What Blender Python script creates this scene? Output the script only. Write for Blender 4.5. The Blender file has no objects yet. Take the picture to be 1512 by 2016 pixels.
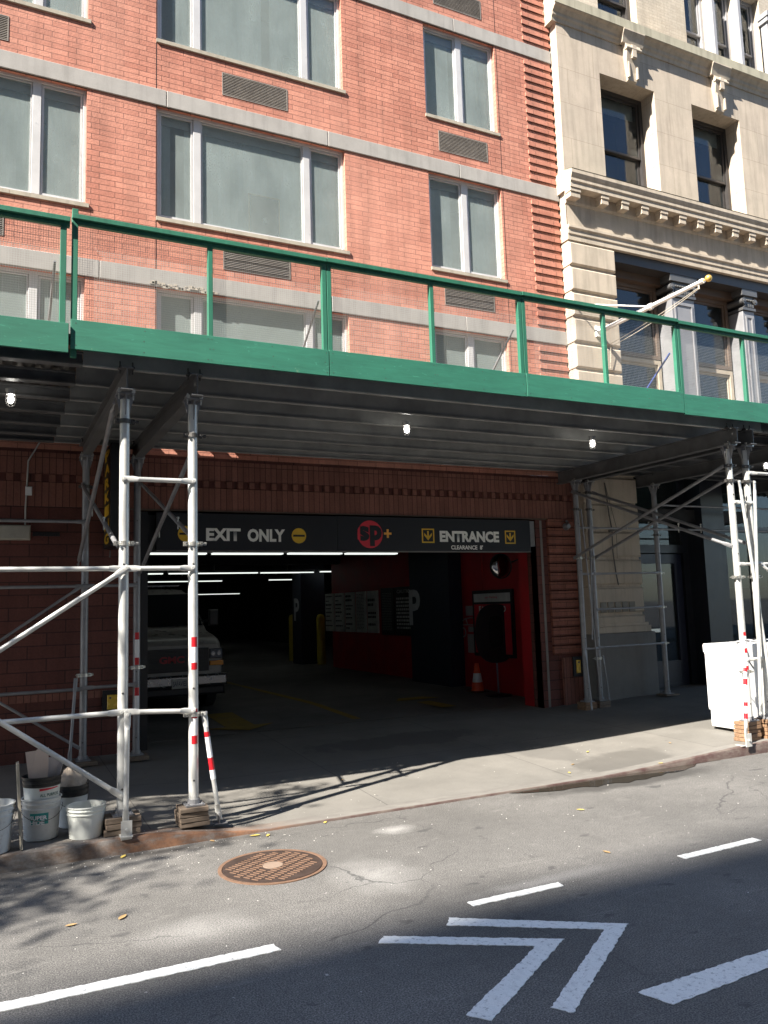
import bpy, bmesh, math, random
from mathutils import Vector, Matrix
random.seed(7)
S = bpy.context.scene
R = math.radians
COL = S.collection

# ------------------------------------------------------------------ camera
cam = bpy.data.cameras.new("camera")
cam.sensor_fit = 'VERTICAL'; cam.sensor_height = 36.0; cam.lens = 28.17
cam.clip_start = 0.05; cam.clip_end = 600
camo = bpy.data.objects.new("camera", cam); COL.objects.link(camo)
rt = Vector((0.8976195, -0.4397233, -0.0303739)); up = Vector((-0.0236953, -0.1169513, 0.9928549)); fw = Vector((0.4401337, 0.8904863, 0.1153972))
mw = Matrix(((rt.x, up.x, -fw.x, 0), (rt.y, up.y, -fw.y, 0), (rt.z, up.z, -fw.z, 1.78), (0, 0, 0, 1)))
camo.matrix_world = mw
S.camera = camo

# ------------------------------------------------------------------ light
SUN = Vector((1.0, 0.38, -1.0)).normalized()          # direction the light travels
ld = bpy.data.lights.new("sun", 'SUN'); ld.energy = 4.7; ld.angle = R(0.53); ld.color = (1.0, 0.94, 0.85)
lo = bpy.data.objects.new("sun", ld); COL.objects.link(lo)
lo.rotation_euler = SUN.to_track_quat('-Z', 'Y').to_euler(); lo.location = (-20, -10, 40)
w = bpy.data.worlds.new("World"); S.world = w; w.use_nodes = True
wn = w.node_tree; bg = wn.nodes['Background']
sky = wn.nodes.new('ShaderNodeTexSky'); sky.sky_type = 'NISHITA'; sky.sun_disc = False
sky.sun_elevation = R(43.1); sky.sun_rotation = math.atan2(-SUN.x, -SUN.y); sky.air_density = 1.0; sky.dust_density = 0.6; sky.ozone_density = 3.0
wn.links.new(sky.outputs[0], bg.inputs[0]); bg.inputs[1].default_value = 0.09
S.view_settings.view_transform = 'Standard'; S.view_settings.look = 'None'; S.view_settings.gamma = 1.0
S.view_settings.exposure = 1.9
S.render.resolution_x = 768; S.render.resolution_y = 1024
S.render.engine = 'CYCLES'
S.cycles.max_bounces = 8; S.cycles.transparent_max_bounces = 24

# ------------------------------------------------------------------ object helpers
def tag(o, label=None, cat=None, group=None, kind=None):
    if label: o['label'] = label
    if cat: o['category'] = cat
    if group: o['group'] = group
    if kind: o['kind'] = kind
    return o
def empty(name, loc, label, cat, group=None, rz=0):
    o = bpy.data.objects.new(name, None); COL.objects.link(o); o.location = loc; o.rotation_euler = (0, 0, rz)
    o.empty_display_size = 0.2
    return tag(o, label, cat, group)
def copy_tree(o, parent=None):
    c = o.copy(); COL.objects.link(c); c.parent = parent
    for ch in list(o.children): copy_tree(ch, c)
    return c
def wloc(o):
    v = Vector((0, 0, 0))
    while o is not None:
        v += Vector(o.location); o = o.parent
    return v

class MB:
    def __init__(s): s.v = []; s.f = []; s.m = []; s.mi = 0
    def add(s, vs, fs):
        n = len(s.v); s.v += [tuple(v) for v in vs]
        for f in fs: s.f.append([n + i for i in f]); s.m.append(s.mi)
        return s
    def box(s, x0, x1, y0, y1, z0, z1):
        if x0 > x1: x0, x1 = x1, x0
        if y0 > y1: y0, y1 = y1, y0
        if z0 > z1: z0, z1 = z1, z0
        vs = [(x0,y0,z0),(x1,y0,z0),(x1,y1,z0),(x0,y1,z0),(x0,y0,z1),(x1,y0,z1),(x1,y1,z1),(x0,y1,z1)]
        return s.add(vs, [(0,3,2,1),(4,5,6,7),(0,1,5,4),(1,2,6,5),(2,3,7,6),(3,0,4,7)])
    def bbox(s, x0, x1, y0, y1, z0, z1, b=0.01):   # box with chamfered front (-y) edges and ends
        vs = []
        for (a, y) in ((b, y0), (0, y0 + b), (0, y1)):
            vs += [(x0+a, y, z0+a), (x1-a, y, z0+a), (x1-a, y, z1-a), (x0+a, y, z1-a)]
        fs = [(0,1,2,3)]
        for k in (0, 4):
            for i in range(4):
                j = (i+1) % 4; fs.append((k+i, k+4+i, k+4+j, k+j))
        return s.add(vs, fs + [(11,10,9,8)])
    def obox(s, c, ax, ay, az):                      # oriented box, half vectors
        c = Vector(c); ax = Vector(ax); ay = Vector(ay); az = Vector(az)
        vs = [c + sx*ax + sy*ay + sz*az for sz in (-1,1) for (sx,sy) in ((-1,-1),(1,-1),(1,1),(-1,1))]
        return s.add(vs, [(0,3,2,1),(4,5,6,7),(0,1,5,4),(1,2,6,5),(2,3,7,6),(3,0,4,7)])
    def tube(s, p, q, r, n=12, r2=None, cap=True):
        p = Vector(p); q = Vector(q); d = (q-p).normalized()
        a = d.orthogonal().normalized(); b = d.cross(a); r2 = r if r2 is None else r2
        vs = [p + r*(math.cos(2*math.pi*i/n)*a + math.sin(2*math.pi*i/n)*b) for i in range(n)]
        vs += [q + r2*(math.cos(2*math.pi*i/n)*a + math.sin(2*math.pi*i/n)*b) for i in range(n)]
        fs = [(i, (i+1) % n, n+(i+1) % n, n+i) for i in range(n)]
        if cap: fs += [tuple(range(n-1, -1, -1)), tuple(range(n, 2*n))]
        return s.add(vs, fs)
    def path(s, pts, r, n=8):
        for a, b in zip(pts[:-1], pts[1:]): s.tube(a, b, r, n)
        return s
    def lathe(s, prof, c=(0,0,0), n=32, axis='z'):   # prof: list of (r, h)
        vs = []
        for (r, h) in prof:
            for i in range(n):
                a = 2*math.pi*i/n; x, y = r*math.cos(a), r*math.sin(a)
                vs.append((c[0]+x, c[1]+y, c[2]+h) if axis == 'z' else (c[0]+x, c[1]+h, c[2]+y) if axis == 'y' else (c[0]+h, c[1]+x, c[2]+y))
        fs = []
        for k in range(len(prof)-1):
            for i in range(n):
                j = (i+1) % n; fs.append((k*n+i, k*n+j, (k+1)*n+j, (k+1)*n+i))
        return s.add(vs, fs)
    def prism(s, pts, d):                             # pts: planar polygon (3D), d: extrusion vector
        n = len(pts); P = [Vector(p) for p in pts]; d = Vector(d)
        return s.add(P + [p+d for p in P], [tuple(range(n-1,-1,-1)), tuple(range(n, 2*n))] + [(i,(i+1)%n,n+(i+1)%n,n+i) for i in range(n)])
    def sweepx(s, prof, x0, x1):                      # prof (y,z) closed polygon
        return s.prism([(x0, y, z) for y, z in prof], (x1-x0, 0, 0))
    def loft(s, rings, cap=True):
        n = len(rings[0]); vs = [v for r_ in rings for v in r_]; fs = []
        for k in range(len(rings)-1):
            for i in range(n):
                j = (i+1) % n; fs.append((k*n+i, k*n+j, (k+1)*n+j, (k+1)*n+i))
        if cap: fs += [tuple(range(n-1,-1,-1)), tuple(range((len(rings)-1)*n, len(rings)*n))]
        return s.add(vs, fs)
    def build(s, name, mat, parent=None, smooth=False, bevel=0, label=None, loc=None):
        me = bpy.data.meshes.new(name)
        off = wloc(parent) if parent else Vector(loc) if loc else Vector((0,0,0))
        me.from_pydata([tuple(Vector(v)-off) for v in s.v], [], s.f)
        mats = mat if isinstance(mat, (list, tuple)) else [mat]
        for m in mats: me.materials.append(m)
        for p, mi in zip(me.polygons, s.m): p.material_index = mi
        bm = bmesh.new(); bm.from_mesh(me)
        if not name.endswith(('pane', 'glass')): bmesh.ops.recalc_face_normals(bm, faces=bm.faces)
        bm.to_mesh(me); bm.free()
        if smooth:
            for p in me.polygons: p.use_smooth = True
            me.set_sharp_from_angle(angle=R(38))
        o = bpy.data.objects.new(name, me); COL.objects.link(o)
        if parent: o.parent = parent
        elif loc: o.location = loc
        if bevel:
            b = o.modifiers.new('bevel', 'BEVEL'); b.width = bevel; b.segments = 2; b.limit_method = 'ANGLE'; b.angle_limit = R(50)
        if label: o['label'] = label
        return o

def grid_wall(mb, x0, x1, z0, z1, holes, y, depth, flip=False):
    """front sheet at y with rectangular holes and reveals of given depth"""
    xs = sorted(set([x0, x1] + [h[0] for h in holes] + [h[1] for h in holes])); xs = [x for x in xs if x0 <= x <= x1]
    zs = sorted(set([z0, z1] + [h[2] for h in holes] + [h[3] for h in holes])); zs = [z for z in zs if z0 <= z <= z1]
    for a, b in zip(xs[:-1], xs[1:]):
        for c, d in zip(zs[:-1], zs[1:]):
            mx, mz = (a+b)/2, (c+d)/2
            if any(h[0] < mx < h[1] and h[2] < mz < h[3] for h in holes): continue
            mb.add([(a,y,c),(b,y,c),(b,y,d),(a,y,d)], [(0,1,2,3)])
    for (a, b, c, d) in holes:
        a = max(a, x0); b = min(b, x1)
        mb.add([(a,y,c),(a,y+depth,c),(a,y+depth,d),(a,y,d)], [(0,1,2,3)])
        mb.add([(b,y,c),(b,y,d),(b,y+depth,d),(b,y+depth,c)], [(0,1,2,3)])
        mb.add([(a,y,d),(b,y,d),(b,y+depth,d),(a,y+depth,d)], [(0,3,2,1)])
        mb.add([(a,y,c),(b,y,c),(b,y+depth,c),(a,y+depth,c)], [(0,1,2,3)])

def text(name, body, mat, parent, origin, width=None, height=0.1, right=(1,0,0), upv=(0,0,1), bold=0.0, depth=0.002, align='LEFT', bend=None, cut=None):
    """flat lettering as mesh. origin = lower left (or centre) corner on the surface"""
    cu = bpy.data.curves.new(name, 'FONT'); cu.body = body; cu.size = 1.0; cu.offset = bold; cu.extrude = 0.0; cu.resolution_u = 3
    if align == 'CENTER': cu.align_x = 'CENTER'
    to = bpy.data.objects.new(name + '_tmp', cu); COL.objects.link(to)
    dg = bpy.context.evaluated_depsgraph_get(); dg.update()
    me = bpy.data.meshes.new_from_object(to.evaluated_get(dg))
    bpy.data.objects.remove(to)
    xs = [v.co.x for v in me.vertices]; ys = [v.co.y for v in me.vertices]
    x0, x1, y0, y1 = min(xs), max(xs), min(ys), max(ys)
    if cut:
        bm = bmesh.new(); bm.from_mesh(me)
        bmesh.ops.bisect_plane(bm, geom=bm.verts[:]+bm.edges[:]+bm.faces[:], plane_co=(x0+(x1-x0)*cut, 0, 0), plane_no=(-1, 0, 0), clear_outer=True)
        bm.to_mesh(me); bm.free()
    sz = height/(y1-y0); sx = width/(x1-x0) if width else sz
    rv = Vector(right).normalized(); uv = Vector(upv).normalized(); nv = rv.cross(uv)
    o0 = Vector(origin); off = wloc(parent) if parent else Vector((0,0,0))
    for v in me.vertices:
        a = (v.co.x - (x0 if align == 'LEFT' else (x0+x1)/2))*sx; b = (v.co.y-y0)*sz
        if bend:                                   # wrap round a vertical cylinder (cx, cy, radius, start angle)
            cx, cy, rad, ang = bend; th = ang + a/rad
            p = Vector((cx+math.cos(th)*rad, cy+math.sin(th)*rad, o0.z+b))
        else: p = o0 + rv*a + uv*b + nv*depth
        v.co = p - off
    me.materials.clear(); me.materials.append(mat)
    o = bpy.data.objects.new(name, me); COL.objects.link(o)
    if parent: o.parent = parent
    return o

# ------------------------------------------------------------------ material helpers
class N:
    def __init__(s, name):
        s.m = bpy.data.materials.new(name); s.m.use_nodes = True; s.t = s.m.node_tree; s.n = s.t.nodes; s.b = s.n['Principled BSDF']
    def new(s, t, **k):
        n = s.n.new(t)
        for a, b in k.items():
            if a.startswith('i_'): n.inputs[a[2:].replace('_', ' ')].default_value = b
            else: setattr(n, a, b)
        return n
    def L(s, a, b): s.t.links.new(a, b)
    def pos(s, scale=(1,1,1)):
        g = s.new('ShaderNodeNewGeometry'); m = s.new('ShaderNodeMapping'); m.inputs['Scale'].default_value = scale
        s.L(g.outputs['Position'], m.inputs[0]); return m.outputs[0]
    def noise(s, scale, detail=4, rough=.55, vscale=(1,1,1), dist=0):
        n = s.new('ShaderNodeTexNoise'); n.inputs['Scale'].default_value = scale; n.inputs['Detail'].default_value = detail
        n.inputs['Roughness'].default_value = rough; n.inputs['Distortion'].default_value = dist
        s.L(s.pos(vscale), n.inputs['Vector']); return n.outputs['Fac']
    def ramp(s, fac, stops):
        r = s.new('ShaderNodeValToRGB'); e = r.color_ramp.elements
        while len(e) < len(stops): e.new(0.5)
        for el, (p, c) in zip(e, stops):
            el.position = p; el.color = (c, c, c, 1) if isinstance(c, (int, float)) else (*c, 1)
        s.L(fac, r.inputs[0]); return r.outputs[0]
    def mix(s, fac, a, b, mode='MIX'):
        m = s.new('ShaderNodeMix', data_type='RGBA', blend_type=mode)
        for sock, v in ((m.inputs[0], fac), (m.inputs[6], a), (m.inputs[7], b)):
            if isinstance(v, (int, float)): sock.default_value = v
            elif isinstance(v, tuple): sock.default_value = (*v, 1)
            else: s.L(v, sock)
        return m.outputs[2]
    def col(s, c):
        if isinstance(c, tuple): s.b.inputs['Base Color'].default_value = (*c, 1)
        else: s.L(c, s.b.inputs['Base Color'])
    def bump(s, h, strength=.3, dist=.01):
        b = s.new('ShaderNodeBump'); b.inputs['Strength'].default_value = strength; b.inputs['Distance'].default_value = dist
        s.L(h, b.inputs['Height']); s.L(b.outputs[0], s.b.inputs['Normal'])
    def rough(s, r):
        if isinstance(r, (int, float)): s.b.inputs['Roughness'].default_value = r
        else: s.L(r, s.b.inputs['Roughness'])
def simple(name, c, rough=.6, metal=0, var=.18, scale=6, bump=0, bscale=60, spec=None, dirt=None):
    """base colour with gentle blotches, and optional dirt"""
    k = N(name)
    n = k.noise(scale, 5, .6)
    f = k.ramp(n, [(.3, 1-var), (.7, 1+var*.5)])
    cc = k.mix(1.0, c, f, 'MULTIPLY')
    if dirt:
        n2 = k.noise(dirt[1], 6, .7); cc = k.mix(k.ramp(n2, [(dirt[2], 0.0), (dirt[2]+.12, 1.0)]), cc, dirt[0])
    k.col(cc); k.rough(k.ramp(n, [(.2, max(rough-.08, .03)), (.8, min(rough+.08, 1))])); k.b.inputs['Metallic'].default_value = metal
    if spec is not None: k.b.inputs['Specular IOR Level'].default_value = spec
    if bump: k.bump(k.noise(bscale, 4), bump, .004)
    return k.m
def emit(name, c, s):
    k = N(name); k.col(c); k.b.inputs['Emission Color'].default_value = (*c, 1); k.b.inputs['Emission Strength'].default_value = s; return k.m

def facade_uv(k):
    """(x,z) on faces that look along y, (y,z) on faces that look along x"""
    g = k.new('ShaderNodeNewGeometry'); sp = k.new('ShaderNodeSeparateXYZ'); k.L(g.outputs['Position'], sp.inputs[0])
    sn = k.new('ShaderNodeSeparateXYZ'); k.L(g.outputs['True Normal'], sn.inputs[0])
    ab = k.new('ShaderNodeMath', operation='ABSOLUTE'); k.L(sn.outputs[0], ab.inputs[0])
    gt = k.new('ShaderNodeMath', operation='GREATER_THAN'); k.L(ab.outputs[0], gt.inputs[0]); gt.inputs[1].default_value = .5
    m = k.new('ShaderNodeMix', data_type='FLOAT'); k.L(gt.outputs[0], m.inputs[0]); k.L(sp.outputs[0], m.inputs[2]); k.L(sp.outputs[1], m.inputs[3])
    c = k.new('ShaderNodeCombineXYZ'); k.L(m.outputs[0], c.inputs[0]); k.L(sp.outputs[2], c.inputs[1])
    return c.outputs[0], sp
def brick_mat(name, c1, c2, mortar, bw, rh, ms=.005, offx=0, offz=0, offset=.5, var=.25, bump=.5, tint=None, rough=.8):
    k = N(name); uv, sp = facade_uv(k)
    mp = k.new('ShaderNodeMapping'); mp.inputs['Location'].default_value = (offx, offz, 0); k.L(uv, mp.inputs[0])
    b = k.new('ShaderNodeTexBrick'); b.offset = offset; b.inputs['Scale'].default_value = 1; b.inputs['Brick Width'].default_value = bw
    b.inputs['Row Height'].default_value = rh; b.inputs['Mortar Size'].default_value = ms; b.inputs['Mortar Smooth'].default_value = .15
    b.inputs['Color1'].default_value = (*c1, 1); b.inputs['Color2'].default_value = (*c2, 1); b.inputs['Mortar'].default_value = (*mortar, 1)
    k.L(mp.outputs[0], b.inputs[0])
    n = k.noise(2.2, 5, .6); n2 = k.noise(45, 3, .6); n3 = k.noise(.5, 4, .6, (1, 1, .35))
    c = k.mix(1.0, b.outputs['Color'], k.ramp(n, [(.3, 1-var*.6), (.7, 1+var*.4)]), 'MULTIPLY')
    c = k.mix(1.0, c, k.ramp(n2, [(.25, 1-var*.7), (.75, 1+var*.5)]), 'MULTIPLY')
    if tint: c = k.mix(k.ramp(n3, [(.42, 0.0), (.72, .5)]), c, tint)
    ns = k.noise(3.5, 5, .65, (2.4, 2.4, .22)); c = k.mix(1.0, c, k.ramp(ns, [(.38, 1.0), (.70, 1-var*.9)]), 'MULTIPLY')
    k.col(c); k.rough(rough)
    sub = k.new('ShaderNodeMath', operation='MULTIPLY_ADD'); k.L(b.outputs['Fac'], sub.inputs[0]); sub.inputs[1].default_value = -1.0
    k.L(n2, sub.inputs[2]); k.bump(sub.outputs[0], bump, .006)
    return k.m

BR1, BR2 = (.58, .250, .172), (.46, .178, .120)
m_brick = brick_mat('red_brick', BR1, BR2, (.17, .065, .045), .285, .0722, .0042, offx=.03, offz=-.01, offset=.34, tint=(.68, .35, .26))
m_quoin = brick_mat('red_brick_quoin', BR1, BR2, (.17, .065, .045), .285, .0722, .0045, offx=.09, offz=-.01, offset=.34)
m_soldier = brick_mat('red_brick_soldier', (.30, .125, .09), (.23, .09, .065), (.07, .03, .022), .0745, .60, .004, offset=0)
m_shadedbrick = brick_mat('red_brick_ground_floor_shaded', (.155, .052, .04), (.12, .040, .031), (.05, .02, .016), .40, .144, .006, offset=.5)  # ground-floor brick: shade under the shed is put into the colour
m_tan = brick_mat('tan_brick', (.52, .45, .35), (.46, .39, .30), (.42, .36, .28), .2, .06, .006, offset=.5, tint=(.66, .60, .5))
m_oppo = simple('opposite_brick', (.36, .32, .27), .9, var=.15, scale=.3)

def stone(name, c, streak=.35, joint=None, rough=.85, bump=.25):
    k = N(name); n = k.noise(3, 6, .62); n2 = k.noise(90, 3, .6); st = k.noise(3.0, 4, .6, (3.2, 3.2, .28))
    cc = k.mix(1.0, c, k.ramp(n, [(.25, .84), (.75, 1.08)]), 'MULTIPLY')
    cc = k.mix(1.0, cc, k.ramp(n2, [(.25, .9), (.75, 1.07)]), 'MULTIPLY')
    cc = k.mix(k.ramp(st, [(.46, 0.0), (.76, streak)]), cc, tuple(v*.42 for v in c)); sm = k.noise(.8, 5, .6); cc = k.mix(k.ramp(sm, [(.5, 0.0), (.75, .3)]), cc, (c[0]*.8, c[1]*.86, c[2]*.85))
    if joint:
        uv, sp = facade_uv(k); mp = k.new('ShaderNodeMapping'); mp.inputs['Location'].default_value = (joint[2], joint[3], 0); k.L(uv, mp.inputs[0])
        b = k.new('ShaderNodeTexBrick'); b.offset = .5; b.inputs['Scale'].default_value = 1; b.inputs['Brick Width'].default_value = joint[0]; b.inputs['Row Height'].default_value = joint[1]
        b.inputs['Mortar Size'].default_value = .004; b.inputs['Mortar Smooth'].default_value = .4
        b.inputs['Color1'].default_value = (1,1,1,1); b.inputs['Color2'].default_value = (.93,.93,.94,1); b.inputs['Mortar'].default_value = (.62,.6,.58,1)
        k.L(mp.outputs[0], b.inputs[0]); cc = k.mix(1.0, cc, b.outputs['Color'], 'MULTIPLY')
    k.col(cc); k.rough(rough); k.bump(n2, bump, .003); return k.m
m_band = stone('grey_precast_stone', (.37, .35, .325), .35)
m_sill = stone('sill_stone', (.40, .36, .29), .5)
m_lime = stone('beige_limestone', (.51, .43, .34), .5, (1.15, .62, .1, -.1))
m_limeb = stone('beige_limestone_block', (.50, .425, .335), .55)
m_moss = stone('mossy_limestone', (.40, .37, .28), .6)
m_granite = stone('grey_granite', (.20, .19, .175), .2, bump=.1)
m_alu = simple('window_aluminium', (.62, .61, .60), .42, .25, .08, 4, dirt=((.40,.40,.40), 5, .62))
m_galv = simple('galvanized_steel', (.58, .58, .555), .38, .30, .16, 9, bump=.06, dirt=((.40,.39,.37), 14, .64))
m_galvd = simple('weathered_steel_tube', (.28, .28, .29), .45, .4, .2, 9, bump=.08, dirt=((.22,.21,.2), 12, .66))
m_beam = simple('grey_painted_beam', (.15, .15, .15), .5, .2, .3, 5, bump=.05, dirt=((.18,.14,.11), 7, .68))
m_beaml = simple('grey_steel_beam_worn', (.40, .40, .38), .5, .1, .3, 3, bump=.05, dirt=((.16,.12,.09), 5, .66))
m_bolt = simple('dark_clamp_steel', (.12, .115, .11), .5, .7, .3, 30)
m_boltl = simple('bright_bolt_steel', (.55, .54, .5), .35, .8, .2, 30)
m_red = simple('red_tape', (.55, .012, .02), .4, var=.1); m_white = simple('white_tape', (.80, .80, .80), .4, var=.08, dirt=((.5,.5,.48), 30, .62))
m_black = simple('black_paint', (.012, .012, .014), .5, var=.2)
m_signb = simple('sign_black_panel', (.007, .008, .012), .5, var=.3, scale=3)
m_signw = simple('sign_white_letter', (.85, .84, .78), .5, var=.08)
m_signy = simple('sign_yellow', (.75, .46, .03), .5, var=.08)
m_signr = simple('sign_red', (.65, .03, .05), .5, var=.1)
m_signo = simple('sign_orange', (.9, .45, .08), .5, var=.08)
m_gred = simple('garage_red_wall', (.42, .010, .016), .5, var=.25, scale=2, bump=.1)
m_navy = simple('garage_navy_column', (.018, .024, .042), .5, var=.25)
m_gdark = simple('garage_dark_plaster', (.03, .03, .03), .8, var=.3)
m_gyel = simple('safety_yellow', (.55, .42, .02), .5, var=.15, dirt=((.2,.16,.03), 14, .64))

def wood(name, c, dark, ax=(1, 14, 14), sc=3.0, rough=.75, edge=None):
    k = N(name); n = k.noise(sc, 6, .65, ax, .6); n2 = k.noise(1.3, 4)
    cc = k.mix(k.ramp(n, [(.35, 0.0), (.7, 1.0)]), dark, c); cc = k.mix(1.0, cc, k.ramp(n2, [(.3,.85),(.7,1.1)]), 'MULTIPLY')
    if edge:
        n4 = k.noise(9, 6, .75, (1, 1, 1), .4); cc = k.mix(k.ramp(n4, [(.665, 0.0), (.70, .8)]), cc, edge)
        n5 = k.noise(6, 3, .5, (1.5, 1, 5), 1.5); cc = k.mix(k.ramp(n5, [(.66, 0.0), (.76, .35)]), cc, tuple(v*1.9+.03 for v in c))
    k.col(cc); k.rough(rough); k.bump(n, .25, .003); return k.m
m_green = wood('green_painted_plywood', (.034, .190, .122), (.026, .145, .095), (1.2, 9, 9), 2.4, .6, edge=(.14, .26, .16))
m_greenp = wood('green_painted_stud', (.028, .175, .105), (.020, .125, .078), (10, 10, 1.2), 2.4, .6, edge=(.15, .13, .06))
m_timber = wood('weathered_timber', (.25, .19, .14), (.12, .09, .065), (2, 12, 12), 3)
m_timber2 = wood('warm_timber', (.33, .20, .11), (.16, .09, .05), (2, 12, 12), 3)
m_plank = wood('plank', (.42, .38, .30), (.24, .21, .16), (14, 14, 2), 3)
m_deckmetal = simple('corrugated_deck_metal', (.15, .14, .13), .5, .5, .4, 4, bump=.05, dirt=((.2,.12,.07), 5, .6))
# ------------------------------------------------------------------ ground
W = 9.95; WB = 9.78
def sstep(a, b, t):
    t = min(max((t-a)/(b-a), 0), 1); return t*t*(3-2*t)
def hc(x): return .115 - .098*sstep(1.0, 2.1, x) + .113*sstep(5.3, 8.5, x)
def zs(x, y): return hc(x) + (.165 + .115*sstep(7.0, 9.6, x) - hc(x))*min(max((y-6.6)/3.35, 0), 1)

def blob(k, c, r, wob=.6, sc=3.0):
    """soft mask with an uneven outline round a point of the ground"""
    mp = k.new('ShaderNodeMapping'); mp.vector_type = 'POINT'
    mp.inputs['Location'].default_value = (-c[0]/r[0], -c[1]/r[1], 0); mp.inputs['Scale'].default_value = (1/r[0], 1/r[1], 0)
    g = k.new('ShaderNodeNewGeometry'); k.L(g.outputs['Position'], mp.inputs[0])
    ln = k.new('ShaderNodeVectorMath', operation='LENGTH'); k.L(mp.outputs[0], ln.inputs[0])
    n = k.noise(sc, 7, .72)
    a = k.new('ShaderNodeMath', operation='MULTIPLY_ADD'); k.L(n, a.inputs[0]); a.inputs[1].default_value = -2*wob; a.inputs[2].default_value = 1 + wob
    b = k.new('ShaderNodeMath', operation='SUBTRACT'); k.L(a.outputs[0], b.inputs[0]); k.L(ln.outputs['Value'], b.inputs[1])
    b.use_clamp = True
    return b.outputs[0]
k = N('asphalt')
n1 = k.noise(.9, 6, .6); n2 = k.noise(120, 3, .75); n3 = k.noise(14, 5, .7); n4 = k.noise(2.2, 6, .7, (1, 3, 1), .5)
c = k.mix(k.ramp(n2, [(.42, 0.0), (.60, 1.0)]), (.048, .047, .046), (.215, .203, .186))
c = k.mix(1.0, c, k.ramp(n1, [(.3, .74), (.7, 1.14)]), 'MULTIPLY')
c = k.mix(1.0, c, k.ramp(n3, [(.3, .84), (.7, 1.10)]), 'MULTIPLY')
n5 = k.noise(3.6, 3, .5, (1, 1.8, 1)); c = k.mix(k.ramp(n5, [(.655, 0.0), (.70, .6)]), c, (.03, .03, .03))
n8 = k.noise(2.5, 7, .75, (.55, 4.5, 1), .8); c = k.mix(k.ramp(n8, [(.60, 0.0), (.70, .30)]), c, (.30, .285, .26))
n9 = k.noise(.55, 5, .6, (1, 1, 1), .6); c = k.mix(k.ramp(n9, [(.45, 0.0), (.62, .28)]), c, (.055, .053, .05))
n6 = k.noise(26, 2, .4); c = k.mix(k.ramp(n6, [(.765, 0.0), (.785, .9)]), c, (.42, .40, .37))
c = k.mix(k.ramp(n4, [(.60, 0.0), (.70, .22)]), c, (.26, .25, .23))
for cc, rr, s_ in (((2.35, 5.05), (.34, .45), .45), ((2.95, 5.95), (.20, .14), .7), ((1.1, 4.75), (.4, .25), .35), ((3.3, 4.38), (.7, .10), .4)):
    mk = blob(k, cc, rr, .8, 7.0); gr = k.mix(1.0, k.ramp(n2, [(.35, .35), (.6, 1.0)]), mk, 'MULTIPLY')
    gr = k.mix(1.0, gr, s_, 'MULTIPLY') if False else k.mix(1.0, gr, (s_, s_, s_), 'MULTIPLY')
    c = k.mix(gr, c, (.42, .41, .39))
vo = k.new('ShaderNodeTexVoronoi'); vo.feature = 'DISTANCE_TO_EDGE'; vo.inputs['Scale'].default_value = .55
wv = k.new('ShaderNodeTexNoise'); wv.inputs['Scale'].default_value = 2.5; wv.inputs['Detail'].default_value = 6; k.L(k.pos((1, 1, 0)), wv.inputs['Vector'])
va = k.new('ShaderNodeVectorMath', operation='MULTIPLY_ADD'); k.L(wv.outputs['Color'], va.inputs[0]); va.inputs[1].default_value = (.5, .5, 0); k.L(k.pos((1, 1, 0)), va.inputs[2]); k.L(va.outputs[0], vo.inputs['Vector'])
cr = k.mix(1.0, k.ramp(vo.outputs['Distance'], [(.0, .8), (.0035, 0.0)]), k.ramp(k.noise(.6, 3), [(.46, 0.0), (.56, 1.0)]), 'MULTIPLY'); c = k.mix(cr, c, (.03, .03, .03))
c = k.mix(k.ramp(blob(k, (5.7, 6.22), (1.9, .30), .5, 2.0), [(.25, 0.0), (.6, .8)]), c, (.035, .033, .030))     # damp gutter
c = k.mix(k.ramp(blob(k, (0.2, 6.36), (2.6, .16), .5, 4.0), [(.2, 0.0), (.6, .7)]), c, (.045, .04, .036))
k.col(c); k.rough(k.ramp(n2, [(.3, .75), (.7, .95)])); k.bump(n2, .45, .004)
m_asphalt = k.m
k = N('sidewalk_concrete')
g = k.new('ShaderNodeNewGeometry'); mp = k.new('ShaderNodeMapping'); mp.inputs['Location'].default_value = (-1.22+1.55*4, -6.62, 0); k.L(g.outputs['Position'], mp.inputs[0])
b = k.new('ShaderNodeTexBrick'); b.offset = 0; b.inputs['Scale'].default_value = 1; b.inputs['Brick Width'].default_value = 2.05; b.inputs['Row Height'].default_value = 1.62
b.inputs['Mortar Size'].default_value = .005; b.inputs['Mortar Smooth'].default_value = .3
b.inputs['Color1'].default_value = (.165,.155,.138,1); b.inputs['Color2'].default_value = (.150,.142,.127,1); b.inputs['Mortar'].default_value = (.075,.07,.065,1)
k.L(mp.outputs[0], b.inputs[0])
n1 = k.noise(1.3, 6, .65); n2 = k.noise(160, 2, .6); n3 = k.noise(5, 5, .7, (1, 2.2, 1), .5)
c = k.mix(1.0, b.outputs['Color'], k.ramp(n1, [(.3, .80), (.7, 1.15)]), 'MULTIPLY')
c = k.mix(1.0, c, k.ramp(n2, [(.3, .86), (.7, 1.12)]), 'MULTIPLY')
c = k.mix(k.ramp(n3, [(.62, 0.0), (.8, .35)]), c, (.27, .26, .24))
n7 = k.noise(7, 2, .5); c = k.mix(k.ramp(n7, [(.73, 0.0), (.76, .6)]), c, (.09, .085, .08))
wet = k.ramp(blob(k, (6.15, 6.85), (1.0, .42), .7, 2.4), [(.12, 0.0), (.36, .55)]); c = k.mix(wet, c, (.088, .083, .075))
wet2 = k.ramp(blob(k, (5.75, 7.6), (.45, .75), .7, 3), [(.15, 0.0), (.42, .5)]); c = k.mix(wet2, c, (.09, .085, .078))
wet3 = k.ramp(blob(k, (4.6, 9.0), (1.6, .5), .8, 2), [(.25, 0.0), (.4, .6)]); c = k.mix(wet3, c, (.075, .07, .066))
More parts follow.
